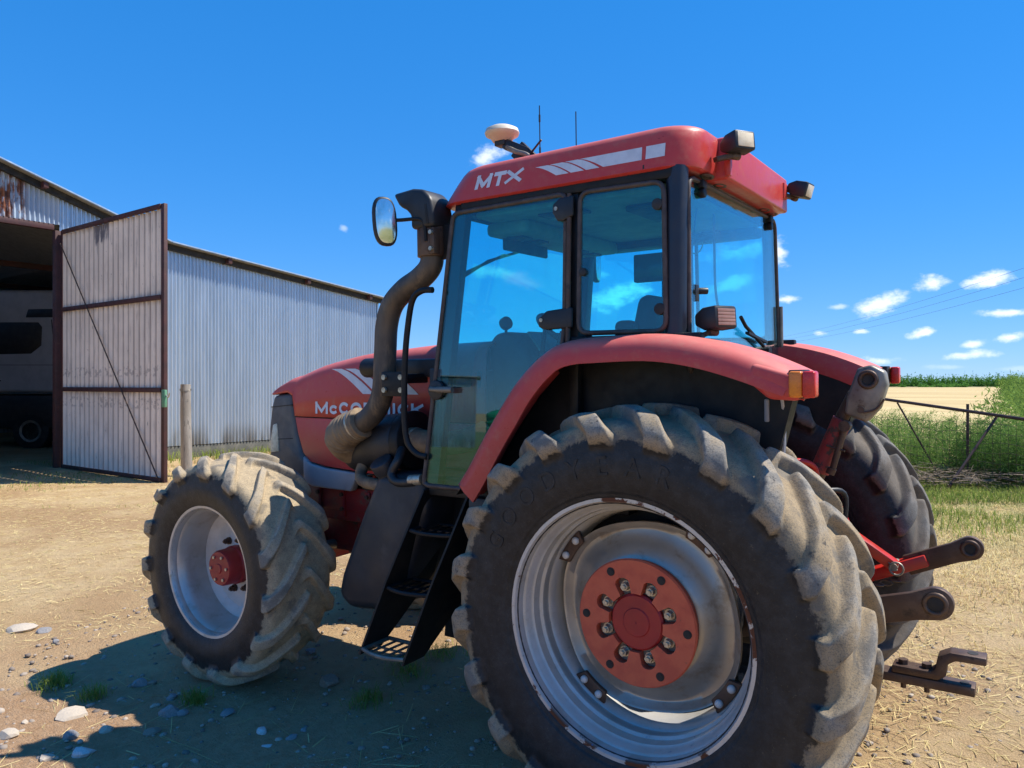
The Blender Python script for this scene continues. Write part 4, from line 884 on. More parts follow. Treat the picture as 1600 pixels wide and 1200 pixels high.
# ---- roof gear
gp = part('antenna_dome', CREAM, TR, lambda bm: add_rev(bm, [(.0, .004), (.0, .055), (.018, .075), (.022, .096), (.032, .102), (.046, .094), (.056, .06), (.059, .004)], 36, False), smooth=1)
gp.location = (.90, .525, 2.965); gp.rotation_euler = (R_(90), 0, 0); gp.scale = (.85, 1.35, .85)
gb = part('antenna_mount', BLACK, TR, lambda bm: (add_box(bm, (.895, .53, 2.962), (.06, .06, .045)), add_bar(bm, (.88, .53, 2.95), (.76, .50, 2.89), .045, .05), add_bar(bm, (.82, .51, 2.92), (.72, .50, 2.82), .03, .09)), .006)
part('antenna_cable', BLACK, gb, lambda bm: add_tube(bm, [(.76, .52, 2.86), (.66, .54, 2.93)], .005, 6))
part('mount_strap', GREYSTEEL, gb, lambda bm: add_tube(bm, smooth_path([(.86, .54, 2.93), (.80, .55, 2.895), (.74, .55, 2.87), (.70, .53, 2.83)], 4), .012, 8))
for (x, y, zt, k) in ((.725, .45, 3.13, 1), (.52, .45, 3.06, 0)):
    part('aerial', BLACK, TR, lambda bm: (add_tube(bm, [(x, y, 2.82), (x-.0, y, zt)], .0028, 6), [add_cyl(bm, (x, y, q), (x, y, q+.035), .005, seg=8) for q in ((2.89, 3.05) if k else ())]))
# ---- rear linkage
def eye_link(bm, a, b, w0, w1, eyer, t, y):
    a, b = Vector((a[0], 0, a[1])), Vector((b[0], 0, b[1])); d = (b-a).normalized(); nn = Vector((-d.z, 0, d.x)); pts = [a+nn*w0, a-nn*w0, b-d*eyer*1.3-nn*w1]
    a0 = math.atan2(d.z, d.x)
    for k in range(13): q = a0-math.pi/2+math.pi*k/12; pts.append(b+Vector((math.cos(q), 0, math.sin(q)))*eyer)
    pts.append(b-d*eyer*1.3+nn*w1); add_prism(bm, [(p_.x, p_.z) for p_ in pts], 'y', y-t, y+t)
def ring_eye(bm, x, z, y, r, t): add_tube(bm, [(x+r*math.cos(q), y+t, z+r*math.sin(q)) for q in np.linspace(0, 2*math.pi, 25)[:-1]], .010, 8, closed=True)
lk = part('lower_link', STEEL, TR, lambda bm: eye_link(bm, (-.20, .70), (-.985, .925), .05, .052, .062, .018, .40), .006)
part('link_ball', DARK, lk, lambda bm: add_cyl(bm, (-.985, .36, .925), (-.985, .424, .925), .030, seg=24), .003)
part('ball_ring', STEEL, lk, lambda bm: ring_eye(bm, -.985, .925, .40, .037, .02), smooth=1)
lr = part('lower_link', STEEL, TR, lambda bm: eye_link(bm, (-.78, .86), (-1.045, .975), .048, .046, .055, .018, -.42), .006)
part('link_ball', DARK, lr, lambda bm: add_cyl(bm, (-1.045, -.46, .975), (-1.045, -.396, .975), .026, seg=24), .003)
part('ball_ring', STEEL, lr, lambda bm: ring_eye(bm, -1.045, .975, -.42, .032, .02), smooth=1)
part('link_tube', BRTRED, lr, lambda bm: add_bar(bm, (-.30, -.42, .655), (-.87, -.42, .902), .055, .095, (0, 1, 0)), .006)
part('stabiliser_arm', BRTRED, lr, lambda bm: add_bar(bm, (-.50, -.30, 1.04), (-.74, -.365, .862), .05, .065, (0, 1, 0)), .008)
part('link_pin', GREYSTEEL, lr, lambda bm: (add_cyl(bm, (-.735, -.44, .865), (-.735, -.32, .865), .018), add_tube(bm, [(-.75+.03*math.cos(q), -.315, .862+.03*math.sin(q)) for q in np.linspace(0, 6.28, 17)[:-1]], .005, 6, closed=True), add_cyl(bm, (-.70, -.33, .90), (-.75, -.33, .85), .006)), smooth=.7)
tp = part('top_link', STEEL, TR, lambda bm: add_tube(bm, [(-.40, -.02, 1.16), (-.50, -.02, 1.40), (-.575, -.02, 1.60), (-.625, -.02, 1.70)], .030, 14), .0)
part('link_barrel', mat('worn_red', (.36, .05, .04), (.30, .04, .035), .6, c=(.09, .05, .04), clo=.5, chi=.58, cscale=20), tp, lambda bm: add_tube(bm, [(-.478, .0, 1.345), (-.578, .0, 1.585)], .043, 14), .0)
part('link_hook', GREYSTEEL, tp, lambda bm: add_prism(bm, [(-.59, 1.61), (-.68, 1.575), (-.735, 1.64), (-.765, 1.74), (-.755, 1.80), (-.70, 1.83), (-.645, 1.815), (-.625, 1.76), (-.60, 1.69)], 'y', -.05, .03), .014, 3)
part('hook_eye', STEEL, tp, lambda bm: ring_eye(bm, -.69, 1.765, 0, .033, .036), smooth=1)
part('hook_hole', DARK, tp, lambda bm: add_cyl(bm, (-.69, -.03, 1.765), (-.69, .034, 1.765), .026, seg=20))
part('hook_latch', STEEL, tp, lambda bm: (add_tube(bm, smooth_path([(-.755, .035, 1.68), (-.72, .036, 1.635), (-.67, .036, 1.62)], 4), .005, 6), add_cyl(bm, (-.66, .03, 1.63), (-.66, .038, 1.63), .014)), smooth=1)
part('lock_handle', STEEL, tp, lambda bm: (add_tube(bm, [(-.60, .06, 1.56), (-.545, .06, 1.36)], .014, 10), add_cyl(bm, (-.60, .03, 1.56), (-.60, .08, 1.56), .024), add_cyl(bm, (-.535, .06, 1.345), (-.545, .06, 1.37), .020), add_tube(bm, [(-.52, .05, 1.47), (-.60, .07, 1.45)], .005, 6)), smooth=.7)
part('lift_guard', BRTRED, TR, lambda bm: (add_tube(bm, smooth_path([(-.36, .20, 1.40), (-.44, .16, 1.405), (-.48, .10, 1.37), (-.48, .08, 1.28), (-.44, .07, 1.22)], 5), .014, 8), add_tube(bm, smooth_path([(-.36, .16, 1.36), (-.42, .13, 1.36), (-.45, .09, 1.32), (-.44, .08, 1.26)], 5), .011, 8)), smooth=1)
part('lift_arm', BRTRED, TR, lambda bm: (add_bar(bm, (-.12, .30, 1.34), (-.50, .34, 1.10), .05, .08, (0, 1, 0)), add_bar(bm, (-.12, -.30, 1.34), (-.50, -.34, 1.10), .05, .08, (0, 1, 0)), add_cyl(bm, (-.10, -.36, 1.35), (-.10, .36, 1.35), .05), add_bar(bm, (-.5, -.34, 1.10), (-.6, -.42, .80), .04, .04)), .008)
bpart('hitch_block', DARK, TR, [((-.30, 0, .86), (.22, .42, .62)), ((-.42, 0, 1.08), (.10, .24, .22))], .03)
db = part('drawbar', STEEL, TR, lambda bm: (add_box(bm, (-.70, 0, .475), (.78, .085, .04)), add_box(bm, (-.34, 0, .56), (.10, .20, .20))), .006)
part('clevis', STEEL, db, lambda bm: add_prism(bm, [(-.78, .497), (-.955, .497), (-.985, .52), (-.99, .57), (-1.02, .592), (-1.13, .592), (-1.13, .625), (-1.0, .625), (-.955, .60), (-.945, .545), (-.93, .53), (-.78, .53)], 'y', -.042, .042), .006)
part('clevis_hole', DARK, db, lambda bm: (add_cyl(bm, (-1.08, 0, .60), (-1.08, 0, .6265), .020, seg=16), add_cyl(bm, (-1.05, 0, .48), (-1.05, 0, .4965), .018, seg=16)))
for x in (-.82, -.91): part('drawbar_bolt', STEEL, db, lambda bm: (add_cyl(bm, (x, 0, .53), (x, 0, .55), .021, seg=6), add_cyl(bm, (x, 0, .425), (x, 0, .54), .012, seg=6)))

# hydraulic hoses and check chains at the back
for k, (y0, y1) in enumerate(((.16, .22), (.10, .02), (-.12, -.20))):
    part('hydraulic_hose', BLACK, TR, lambda bm: add_tube(bm, smooth_path([(-.36, y0, 1.20), (-.47, y0+.02, 1.24), (-.55, y1, 1.10+.05*k), (-.50, y1, .90), (-.38, y1, .84)], 6), .013, 8), smooth=1)
for s_, zz_ in ((1, .86), (-1, .88)):
    part('check_chain', STEEL, TR, lambda bm: [add_tube(bm, [Vector((-.34-.036*k, s_*(.20+.015*k), .66+.012*k))+Vector((.026*math.cos(a), (.012 if k % 2 else 0)*math.sin(a), (0 if k % 2 else .012)*math.sin(a))) for a in np.linspace(0, 6.28, 11)[:-1]], .0045, 5, closed=True) for k in range(12)])

# ================================================================== SHED
def galv():
    m, t, p = newmat('galvanised_sheet'); co = t.coord(); sx = t.n('ShaderNodeSeparateXYZ'); t.l(co, sx.inputs[0])
    wnz = t.n('ShaderNodeTexWhiteNoise', noise_dimensions='1D'); t.l(t.math('FLOOR', t.math('DIVIDE', sx.outputs[0], .72)), wnz.inputs['W'])
    n1 = t.noise(t.coord((1, 1, .12)), 3, 6, .7); n2 = t.noise(t.coord((1, 1, .5)), 14, 5, .7)
    c_ = t.mix(t.ramp(n1, .3, .7), (.60, .68, .76), (.46, .54, .62)); c_ = t.mix(t.math('MULTIPLY', wnz.outputs['Value'], .4), c_, (.58, .66, .73))
    c_ = t.mix(t.math('MULTIPLY', t.ramp(sx.outputs[2], .3, .9, .8, 0), t.ramp(n1, .35, .6)), c_, (.24, .22, .19))
    c_ = t.mix(t.ramp(n2, .66, .76, 0, .5), c_, (.30, .26, .22)); t.l(c_, p.inputs['Base Color'])
    p.inputs['Metallic'].default_value = .7; t.l(t.ramp(n2, .3, .7, .30, .46), p.inputs['Roughness']); return m
GALV = galv()
def rusty_shaded_sheet():
    m, t, p = newmat('rusty_shaded_sheet'); co = t.coord(); sx = t.n('ShaderNodeSeparateXYZ'); t.l(co, sx.inputs[0])
    n1 = t.noise(t.coord((1, 1, .35)), 3.2, 6, .7); base = t.mix(t.ramp(t.noise(t.coord((1, 1, .12)), 2, 5), .35, .65), (.44, .52, .62), (.36, .44, .54))  # base colour carries the blue shade under the eave; rust is mixed in below
    zone = t.math('MULTIPLY', t.ramp(sx.outputs[0], -.72, -.55, 1, 0), 1.0)
    f = t.math('MULTIPLY', zone, t.ramp(n1, .42, .5)); rust = t.mix(t.ramp(t.noise(co, 9, 5), .4, .6), (.30, .10, .035), (.10, .035, .02))
    t.l(t.mix(f, base, rust), p.inputs['Base Color']); p.inputs['Roughness'].default_value = .6; return m
RUSTY_SHADED = rusty_shaded_sheet()
def door_paint():
    m, t, p = newmat('flaking_white_sheet'); co = t.coord(); sx = t.n('ShaderNodeSeparateXYZ'); t.l(co, sx.inputs[0])
    v = t.coord((1, 5, .32)); n1 = t.noise(v, 5, 7, .7); n2 = t.noise(co, 1.1, 4); n3 = t.noise(t.coord((1, 7, .9)), 4.5, 6, .75)
    c_ = t.mix(t.ramp(n2, .35, .65), (.88, .76, .63), (.76, .66, .55))
    c_ = t.mix(t.ramp(n1, .50, .74, 0, .65), c_, (.36, .30, .26))
    c_ = t.mix(t.ramp(n3, .635, .68, 0, .85), c_, (.13, .11, .10))
    zb = sx.outputs[2]
    c_ = t.mix(t.math('MULTIPLY', t.ramp(sx.outputs[0], .038, .058), t.ramp(n2, .2, .6, .45, .85)), c_, (.27, .22, .20))
    c_ = t.mix(t.math('MULTIPLY', t.math('MULTIPLY', t.ramp(t.math('ABSOLUTE', t.math('ADD', sx.outputs[1], 1.75)), .22, .36, 1, 0), t.ramp(t.math('ADD', zb, t.math('MULTIPLY', t.math('SUBTRACT', n1, .5), 1.4)), 4.45, 4.6)), t.ramp(n3, .3, .5, .4, 1.)), c_, (.16, .15, .16))
    for zc in (1.42, 2.0):     # rows of faded scribbles
        band = t.ramp(t.math('ABSOLUTE', t.math('SUBTRACT', zb, zc)), .07, .12, 1, 0)
        c_ = t.mix(t.math('MULTIPLY', band, t.ramp(t.noise(t.coord((1, 7, 4)), 2.2, 3), .5, .6, 0, .5)), c_, (.22, .19, .18))
    for zc in (1.66, 3.28, 4.86):     # grime above each rail
        c_ = t.mix(t.math('MULTIPLY', t.ramp(t.math('ABSOLUTE', t.math('SUBTRACT', zb, zc)), .02, .16, .6, 0), t.ramp(n1, .4, .6)), c_, (.17, .14, .13))
    t.l(c_, p.inputs['Base Color']); p.inputs['Roughness'].default_value = .7; return m
DOORP = door_paint()
W_ = Vector((.6, .8)); wdir = Vector((W_.x*FW.x+W_.y*FW.y, W_.x*LF.x+W_.y*LF.y))
SH = empty('shed', (*yard(-9.25, 15.7), 0), math.atan2(wdir.y, wdir.x))
tag(SH, 'long corrugated iron shed with dark open doorway and sloping roof', 'shed')
def corr(name, s0, s1, zb, zt, pitch, amp, m, parent, axis='s', other=0., th=0., per=8):
    """corrugated sheet along s (or along -y) between heights zb(s) and zt(s)"""
    N = int((s1-s0)/pitch*per)+1; s = np.linspace(s0, s1, N); w_ = amp*np.sin(2*np.pi*s/pitch)
    V = []
    for f in (zb, zt):
        z = np.array([f(q) if callable(f) else f for q in s]); 
        V.append(np.stack([s, other+w_, z], -1) if axis == 's' else np.stack([other+w_, -s, z], -1))
    V = np.concatenate(V); i = np.arange(N-1); Fq = np.stack([i, i+1, i+1+N, i+N], -1)
    return from_np(name, V, Fq, m, parent, smooth=3.14)
def roofz(s): return float(np.interp(s, [-9, -1.17, 2.26, 8.52, 9.3], [8.57, 6.085, 4.975, 4.34, 4.26]))
corr('wall_sheet', .0, 8.75, .34, lambda s: roofz(s)-.10, .09, .024, GALV, SH, per=12)
corr('gable_sheet', -8.6, .0, lambda s: .1 if s < -3.4 else 5.02, lambda s: roofz(s)-.10, .09, .024, RUSTY_SHADED, SH, per=12)  # unseen left part runs down to the ground, added to darken the interior
def roofsheet(name, s0, s1):
    def f(bm): add_prism(bm, [(s0, roofz(s0)-.02), (s1, roofz(s1)-.02), (s1, roofz(s1)+.015), (s0, roofz(s0)+.015)], 'y', -.28, 14)
    return part(name, mat('roof_iron', (.36, .36, .35), (.28, .28, .27), .5, .3) if 'roof_iron' not in MATS else MATS['roof_iron'], SH, f)
roofsheet('roof', -9, 2.255); roofsheet('lean_to_roof', 2.265, 9.25)
for a, b in ((-9, 2.255), (2.265, 9.25)):
    part('roof_edge', GALV, SH, lambda bm: add_prism(bm, [(a, roofz(a)-.006), (b, roofz(b)-.006), (b, roofz(b)+.022), (a, roofz(a)+.022)], 'y', -.30, -.283))
    part('eave_beam', DARK, SH, lambda bm: add_prism(bm, [(a, roofz(a)-.15), (b, roofz(b)-.15), (b, roofz(b)-.024), (a, roofz(a)-.024)], 'y', -.13, -.03))
for s in (-.35, 2.0, 3.75, 6.1, 8.3):
    bpart('purlin_end', RUSTF, SH, [((s, -.06, roofz(s)-.085), (.10, .40, .13))], .01)
bpart('wall_plinth', mat('plinth_stone', (.10, .10, .085), (.16, .15, .12), .9, scale=5, bump=.4, bscale=14), SH, [((4.38, .06, .14), (8.7, .10, .37))], .01)
bpart('lintel', RUSTF, SH, [((-4.4, .05, 4.96), (8.6, .12, .12))], .008)
bpart('jamb_post', RUSTF, SH, [((-.02, .06, 2.45), (.13, .13, 4.9))], .008)
for (s, y) in ((-.42, 3.1), (-.4, 8.0), (-5, 6)): bpart('roof_post', RUSTF, SH, [((s, y, 2.7), (.16, .16, 5.4))], .01)
for (s, y) in ((4, 4.2), (-4, 4.2), (4, 9), (-4, 9)): bpart('roof_truss', RUSTF, SH, [((s, y, 4.7 if s > 0 else 5.4), (8, .1, .14))], .01)
bpart('back_wall', GALV, SH, [((0, 14, 2.6), (18, .06, 5.2)), ((8.8, 7, 2.1), (.05, 14, 4.15)), ((-8.9, 7, 3.5), (.05, 14, 7))], 0)
# big swing door, opened square to the wall
DW, DH0, DH1 = 4.0, .06, 4.90
dd = part('swing_door', RUSTF, SH, lambda bm: [add_box(bm, c_, s_) for c_, s_ in (((.03, -.09, (DH0+DH1)/2), (.06, .09, DH1-DH0)), ((.03, -DW, (DH0+DH1)/2), (.07, .10, DH1-DH0)),
     ((.0, -DW/2-.05, DH1-.04), (.05, DW-.20, .085)), ((.0, -DW/2-.05, DH0+.04), (.05, DW-.20, .075)), ((.0, -DW/2-.05, 1.665), (.05, DW-.20, .085)), ((.0, -DW/2-.05, 3.28), (.05, DW-.20, .085)))], .008)
for (a, b) in ((DH0+.07, 1.63), (1.70, 3.245), (3.315, DH1-.075)): corr('door_sheet', .14, DW-.045, a, b, .192, .027, DOORP, dd, axis='y', other=.035)
part('brace_wire', STEEL, dd, lambda bm: add_cyl(bm, (-.035, -.12, 4.62), (-.035, -DW+.1, .14), .012, seg=8))
bpart('latch', mat('green_latch', (.10, .28, .16), (.16, .30, .18), .6), dd, [((-.02, -DW-.09, 1.52), (.05, .11, .30))], .01)
part('latch_chain', BOLT, dd, lambda bm: add_tube(bm, smooth_path([(-.02, -DW-.14, 1.58), (-.02, -DW-.22, 1.54), (-.02, -DW-.26, 1.62)], 4), .010, 6))

# lorry parked in the dark of the shed
WPAINT = mat('lorry_white', (.42, .43, .46), (.36, .37, .40), .35, scale=3)
LO = empty('lorry', (*yard(-12.9, 20.6), 0), math.atan2(LF.x, FW.x))
tag(LO, 'white lorry cab parked deep inside the dark shed', 'lorry')
lb = part('cab_body', WPAINT, LO, lambda bm: add_prism(bm, [(-3.0, 1.55), (1.55, 1.55), (1.72, 2.1), (1.55, 3.4), (1.35, 3.95), (.55, 4.30), (-3.0, 4.30)], 'y', 0, 2.4), .10, 3)
part('side_window', BLACK, lb, lambda bm: add_prism(bm, [(-1.5, 2.55), (.0, 2.58), (.28, 2.80), (.30, 3.30), (.20, 3.43), (-1.5, 3.43)], 'y', -.012, .05), .02)
part('roof_window', BLACK, lb, lambda bm: add_prism(bm, [(-.15, 3.55), (-.08, 3.78), (1.2, 3.80), (1.2, 3.56)], 'y', -.012, .05), .02)
part('door_line', DARK, lb, lambda bm: add_tube(bm, smooth_path([(.55, -.004, 3.5), (.62, -.004, 2.8), (.75, -.004, 1.56)], 5), .012, 6))
part('panel_line', DARK, lb, lambda bm: (add_bar(bm, (-1.5, -.002, 2.28), (.7, -.002, 2.28), .012, .012), add_bar(bm, (-1.2, -.02, 2.05), (-.8, -.02, 1.85), .1, .02)))
bpart('chassis', BLACK, LO, [((-.6, 1.2, 1.02), (4.6, 2.3, .9))], .06)
for x in (-.05, -2.2):
    wlo = part('wheel', DARK, LO, lambda bm: add_cyl(bm, (x, .05, .50), (x, .40, .50), .50, seg=36), .05)
    part('rim', GREYSTEEL, wlo, lambda bm: add_rev(bm, [(.02, .30), (.0, .29), (.03, .20), (.06, .10), (.06, .01)], 28, False), smooth=.7).location = (x, .03, .50)

# ================================================================== POSTS, FENCE, POWER LINE
def ray_pt(u, v, d): return (*yard((u-800)/1200*d, d), 1.77+(600-v)/1200*d)
pw = mat('weathered_wood', (.23, .20, .165), (.32, .29, .25), .9, scale=4, stretch=(4, 4, .5), c=(.10, .085, .07), clo=.55, chi=.66, cscale=8, bump=.5, bscale=12)
px_, py_ = yard(-6.06, 14.3)
po = part('gate_post', pw, None, lambda bm: add_tube(bm, [(0, 0, -.1), (.02, -.01, .6), (.06, -.02, 1.2), (.09, -.04, 1.76)], lambda q: .105-.012*q, 16), .0); po.location = (px_, py_, 0)
tag(po, 'weathered grey wooden post standing between the shed door and front wheel', 'post')
part('post_wire', GREYSTEEL, po, lambda bm: [add_tube(bm, [(.085+.1*math.cos(a), -.035+.1*math.sin(a), 1.64+k*.02+.02*math.sin(a*2)) for a in np.linspace(0, 6.28, 20)[:-1]], .005, 6, closed=True) for k in range(2)])
FE = empty('pipe_fence', (*yard(8.27, 12.4), 0)); fo = Vector(FE.location)
tag(FE, 'rusty pipe rail fence with leaning stays and wire mesh among weeds', 'fence')
PIPEB = mat('rusty_pipe', (.055, .030, .028), (.09, .05, .04), .65, .3, scale=8)
def fl(p_): return Vector(p_)-fo
ends = [ray_pt(1310, 613, 16.2), ray_pt(1370, 622, 15.0), ray_pt(1600, 655, 12.4), ray_pt(1780, 681, 10.6)]
part('top_rail', PIPEB, FE, lambda bm: add_tube(bm, [fl(e) for e in ends], .029, 10), smooth=1)
part('stay', PIPEB, FE, lambda bm: add_cyl(bm, fl(ray_pt(1402, 629, 14.6)), fl((*yard(8.05, 14.4), -.02)), .017, seg=8))
part('stay', PIPEB, FE, lambda bm: add_cyl(bm, fl(ray_pt(1557, 652, 12.85)), fl((*yard(7.03, 12.5), -.02)), .021, seg=8))
for (u, d) in ((1512, 13.45), (1340, 15.6), (1690, 11.45)):
    q = ray_pt(u, 600, d); part('fence_post', PIPEB, FE, lambda bm: add_cyl(bm, fl((q[0], q[1], -.1)), fl((q[0], q[1], 1.42)), .024, seg=8))
part('ground_pipe', PIPEB, FE, lambda bm: add_cyl(bm, fl((*yard(6.9, 13.2), .03)), fl((*yard(8.3, 11.2), .03)), .022, seg=8))
a_, b_ = Vector(ends[1]), Vector(ends[3])
def wiref(bm):
    for k in range(7):
        h = .15+k*.16
        P_ = [fl((*(a_.lerp(b_, q)).xy, h+.02*math.sin(q*40+k))) for q in np.linspace(-.15, 1, 24)]; add_tube(bm, P_, .0035, 4)
    for q in np.linspace(-.15, 1, 40): c_ = a_.lerp(b_, q); add_tube(bm, [fl((c_.x, c_.y, .05)), fl((c_.x, c_.y, min(1.15, c_.z)))], .003, 4)
part('wire_mesh', PIPEB, FE, wiref)
# power line
WOODP = pw
for (u, d, lab) in ((1190, 225, 'far wooden power pole beyond the stubble field behind the cab'), (1720, 70, 'near wooden power pole right of the field')):
    x, y = yard((u-800)/1200*d, d); o = part('power_pole', WOODP, None, lambda bm: (add_cyl(bm, (0, 0, -.3), (0, 0, 14.6), .16, .11, seg=10), add_box(bm, (0, 0, 14.1), (.12, 2.4, .12), Matrix.Rotation(.5, 3, 'Z')))); o.location = (x, y, 0)
    tag(o, lab, 'power pole')
for k, (off, lab) in enumerate(((2.0, 'uppermost of three thin power cables across the right sky'), (.6, 'middle one of three thin power cables in right sky'), (-.9, 'lowest of three thin power cables in right sky'))):
    A = Vector((*yard((1190-800)/1200*225, 225), 13.6+off*.55)); B = Vector((*yard((1720-800)/1200*70, 70), 13.2+off*.75))
    tag(part('power_cable', BLACK, None, lambda bm: add_tube(bm, [A.lerp(B, q)-Vector((0, 0, 2.2*4*q*(1-q)*.6)) for q in np.linspace(0, 1, 30)], .016, 5)), lab, 'cable')

# ================================================================== BEHIND THE PHOTOGRAPHER (seen mirrored in the door glass)
SS = empty('tool_shed', (20.8, 25.2, 0), math.atan2(.80, .60)+R_(90)); tag(SS, 'small corrugated iron tool shed mirrored in the cab door glass', 'shed')
corr('wall_sheet', -1.1, 1.1, .05, 3.2, .15, .02, GALV, SS); bpart('shed_side', GALV, SS, [((1.1, -1.2, 1.6), (.05, 2.4, 3.1)), ((-1.1, -1.2, 1.6), (.05, 2.4, 3.1)), ((0, -2.4, 1.6), (2.2, .05, 3.1))], 0)
bpart('shed_roof', TRIM, SS, [((0, -1.2, 3.28), (2.6, 2.9, .06))], .01)
GT = part('water_tank', mat('tank_green', (.02, .26, .13), (.03, .30, .16), .4), None, lambda bm: add_rev(bm, [(0, .02), (0, .62), (.1, .66)]+[q for k in range(5) for q in ((.2+k*.26, .66), (.24+k*.26, .63), (.38+k*.26, .63), (.42+k*.26, .66))]+[(1.6, .64), (1.75, .40), (1.80, .2), (1.8, .02)], 40, False), smooth=.6)
GT.location = (18.6, 26.0, 1.82); GT.rotation_euler = (R_(-90), 0, 0); tag(GT, 'ribbed green water tank mirrored in the cab door glass', 'tank')
GT.rotation_euler = (R_(90), 0, 0); GT.location = (18.6, 26.0, .0)
lawn = mat('lawn_ground', (.13, .17, .035), (.20, .20, .06), .95, scale=.7, c=(.30, .25, .11), clo=.5, chi=.7, cscale=1.3)
def lawnsheet():
    x0, x1, y0, y1 = 4, 45, 9, 50; me = bpy.data.meshes.new('lawn'); me.from_pydata([(x0, y0, .05), (x1, y0, .05), (x1, y1, .05), (x0, y1, .05)], [], [(0, 1, 2, 3)]); return struct(link('lawn', me, lawn))
lawnsheet()

# ================================================================== VEGETATION
def merge(*VF):
    Vs, Fs, o = [], [], 0
    for V, F in VF: Vs.append(V); Fs.append(F+o); o += len(V)
    return np.concatenate(Vs), np.concatenate(Fs)
def noisekeep(s, thr, seed): return lambda x, y: noise2(x, y, s, seed)+.5*noise2(x, y, s*3.1, seed+1) > thr
nk = noisekeep(.45, .02, 21); nk2 = noisekeep(.8, -.05, 31)
# green grass: right of the tractor up to the fence, foot of the shed, a few tufts in the yard
Pg, r, d = scatter(60000, 3, 12, 7.6, 15.5, lambda r, d, x, y: (r/d > .40) & (r/d < .76) & (np.random.default_rng(1).random(len(r)) < np.clip((d-8.2)/3.0, 0, 1)) & (nk2(x, y) | (d > 11)))
V1 = blades(Pg, .11, .011, .8)
Ps, r, d = scatter(14000, -9.5, -3, 11, 23, lambda r, d, x, y: (lambda n_: (n_ > -1.6) & (n_ < .25) & (np.random.default_rng(2).random(len(r)) < np.exp(-np.abs(n_+.35)*1.6)))(-((r+9.25)*.8-(d-15.7)*.6)) & (((r+9.25)*.6+(d-15.7)*.8) > .6))
V2 = blades(Ps, .20, .014, .8)
Pd, r, d = scatter(4200, -11, -4.6, 10.5, 17, lambda r, d, x, y: (noise2(x, y, .9, 61) > .05) & ((r+9.25)*.6+(d-15.7)*.8 < 1.5))
V3 = blades(Pd, .055, .008, 1.2)
tufts = [(85, 1068, .09, 240), (145, 1086, .07, 150), (305, 1096, .06, 170), (575, 1100, .10, 160), (640, 1060, .12, 160), (690, 1035, .12, 130), (600, 940, .10, 90), (470, 990, .05, 60)]
VT = []
for (u, v, rad, n_) in tufts:
    d = 1.77*1200/(v-600); x, y = yard((u-800)/1200*d, d); q = RNG.normal(0, rad*.55, (n_, 2)); P_ = np.stack([x+q[:, 0], y+q[:, 1], gz(x+q[:, 0], y+q[:, 1])], -1); VT.append(blades(P_, .075, .004, 1.0))
stuff(from_np('grass', *merge(V1, V2, V3, *VT), G_GRASS), 'short green grass by the fence, at the shed foot and in tufts', 'grass')
# dry grass and loose straw
Pg, r, d = scatter(52000, 2.2, 10, 4.2, 13, lambda r, d, x, y: (r/d > .40) & (r/d < .76) & (np.random.default_rng(3).random(len(r)) < np.clip((d-4.6)/2.5, .05, 1)*np.clip((14-d)/3, .2, 1)))
D1 = blades(Pg, .06, .006, 1.5)
Pl, r, d = scatter(72000, -9, 3, 3.0, 15, lambda r, d, x, y: (r/d > -.72) & (r/d < .0) & (nk(x, y) | (d > 6.5)) & (np.random.default_rng(5).random(len(r)) < np.clip((d-3.2)/5, .03, 1)), 1.2)
Pl[:, 2] += .006; D2 = litter(Pl, .065, .0034)
Pr, r, d = scatter(42000, 1.5, 10, 3.4, 12, lambda r, d, x, y: (r/d > .40) & (r/d < .76)); Pr[:, 2] += .008; D3 = litter(Pr, .09, .003)
Pk, r, d = scatter(260, -2.6, .6, 2.9, 4.6); Pk[:, 2] += .006; D4 = litter(Pk, .22, .003)
def quads2tris(V, F): return V, np.concatenate([F[:, [0, 1, 2]], F[:, [0, 2, 3]]])
stuff(from_np('dry_straw', *merge(D1, quads2tris(*D2), quads2tris(*D3), quads2tris(*D4)), G_DRY), 'dry yellow straw and cropped dead grass over the yard', 'straw')

def leaf_cloud(P, L, wd, upb, rng):
    N = len(P); d = rng.normal(0, 1, (N, 3)); d[:, 2] = np.abs(d[:, 2])*.6+upb; d /= np.linalg.norm(d, axis=1)[:, None]
    s = np.cross(d, rng.normal(0, 1, (N, 3))); s /= np.linalg.norm(s, axis=1)[:, None]+1e-6; L = L*(.5+rng.random(N)); wd = wd*(.6+.8*rng.random(N))
    tip = P+d*L[:, None]; m_ = P+d*(L*.45)[:, None]
    V = np.stack([P, m_+s*wd[:, None]/2, tip, m_-s*wd[:, None]/2], 1).reshape(-1, 3); return V, np.arange(N*4).reshape(-1, 4)
def bush_pts(N, rx, ry, h, rng, k=9):
    """points gathered in clumps through a crown's volume"""
    c = rng.normal(0, 1, (k, 3)); c /= np.linalg.norm(c, axis=1)[:, None]; c *= (rng.random(k)**.5)[:, None]; c[:, 2] = np.abs(c[:, 2]); i = rng.integers(0, k, N)
    q = c[i]*.72+rng.normal(0, .17, (N, 3)); q[:, 2] = np.clip(q[:, 2], .0, None); return q*np.array([rx, ry, h])
def stems(P, bases, rad, rng):
    Vs, Fs, o = [], [], 0
    for b in bases:
        a = P; 
        s_ = np.array([rad, 0, 0]); s2 = np.array([0, rad, 0])
        V = np.array([a-s_, a+s_, a+s2, b-s_*.4, b+s_*.4, b+s2*.4]); F = np.array([[0, 1, 4, 3], [1, 2, 5, 4], [2, 0, 3, 5]])
        Vs.append(V); Fs.append(F+o); o += 6
    return np.concatenate(Vs), np.concatenate(Fs)
TWIG = mat('twig', (.12, .085, .05), (.18, .13, .08), .9)
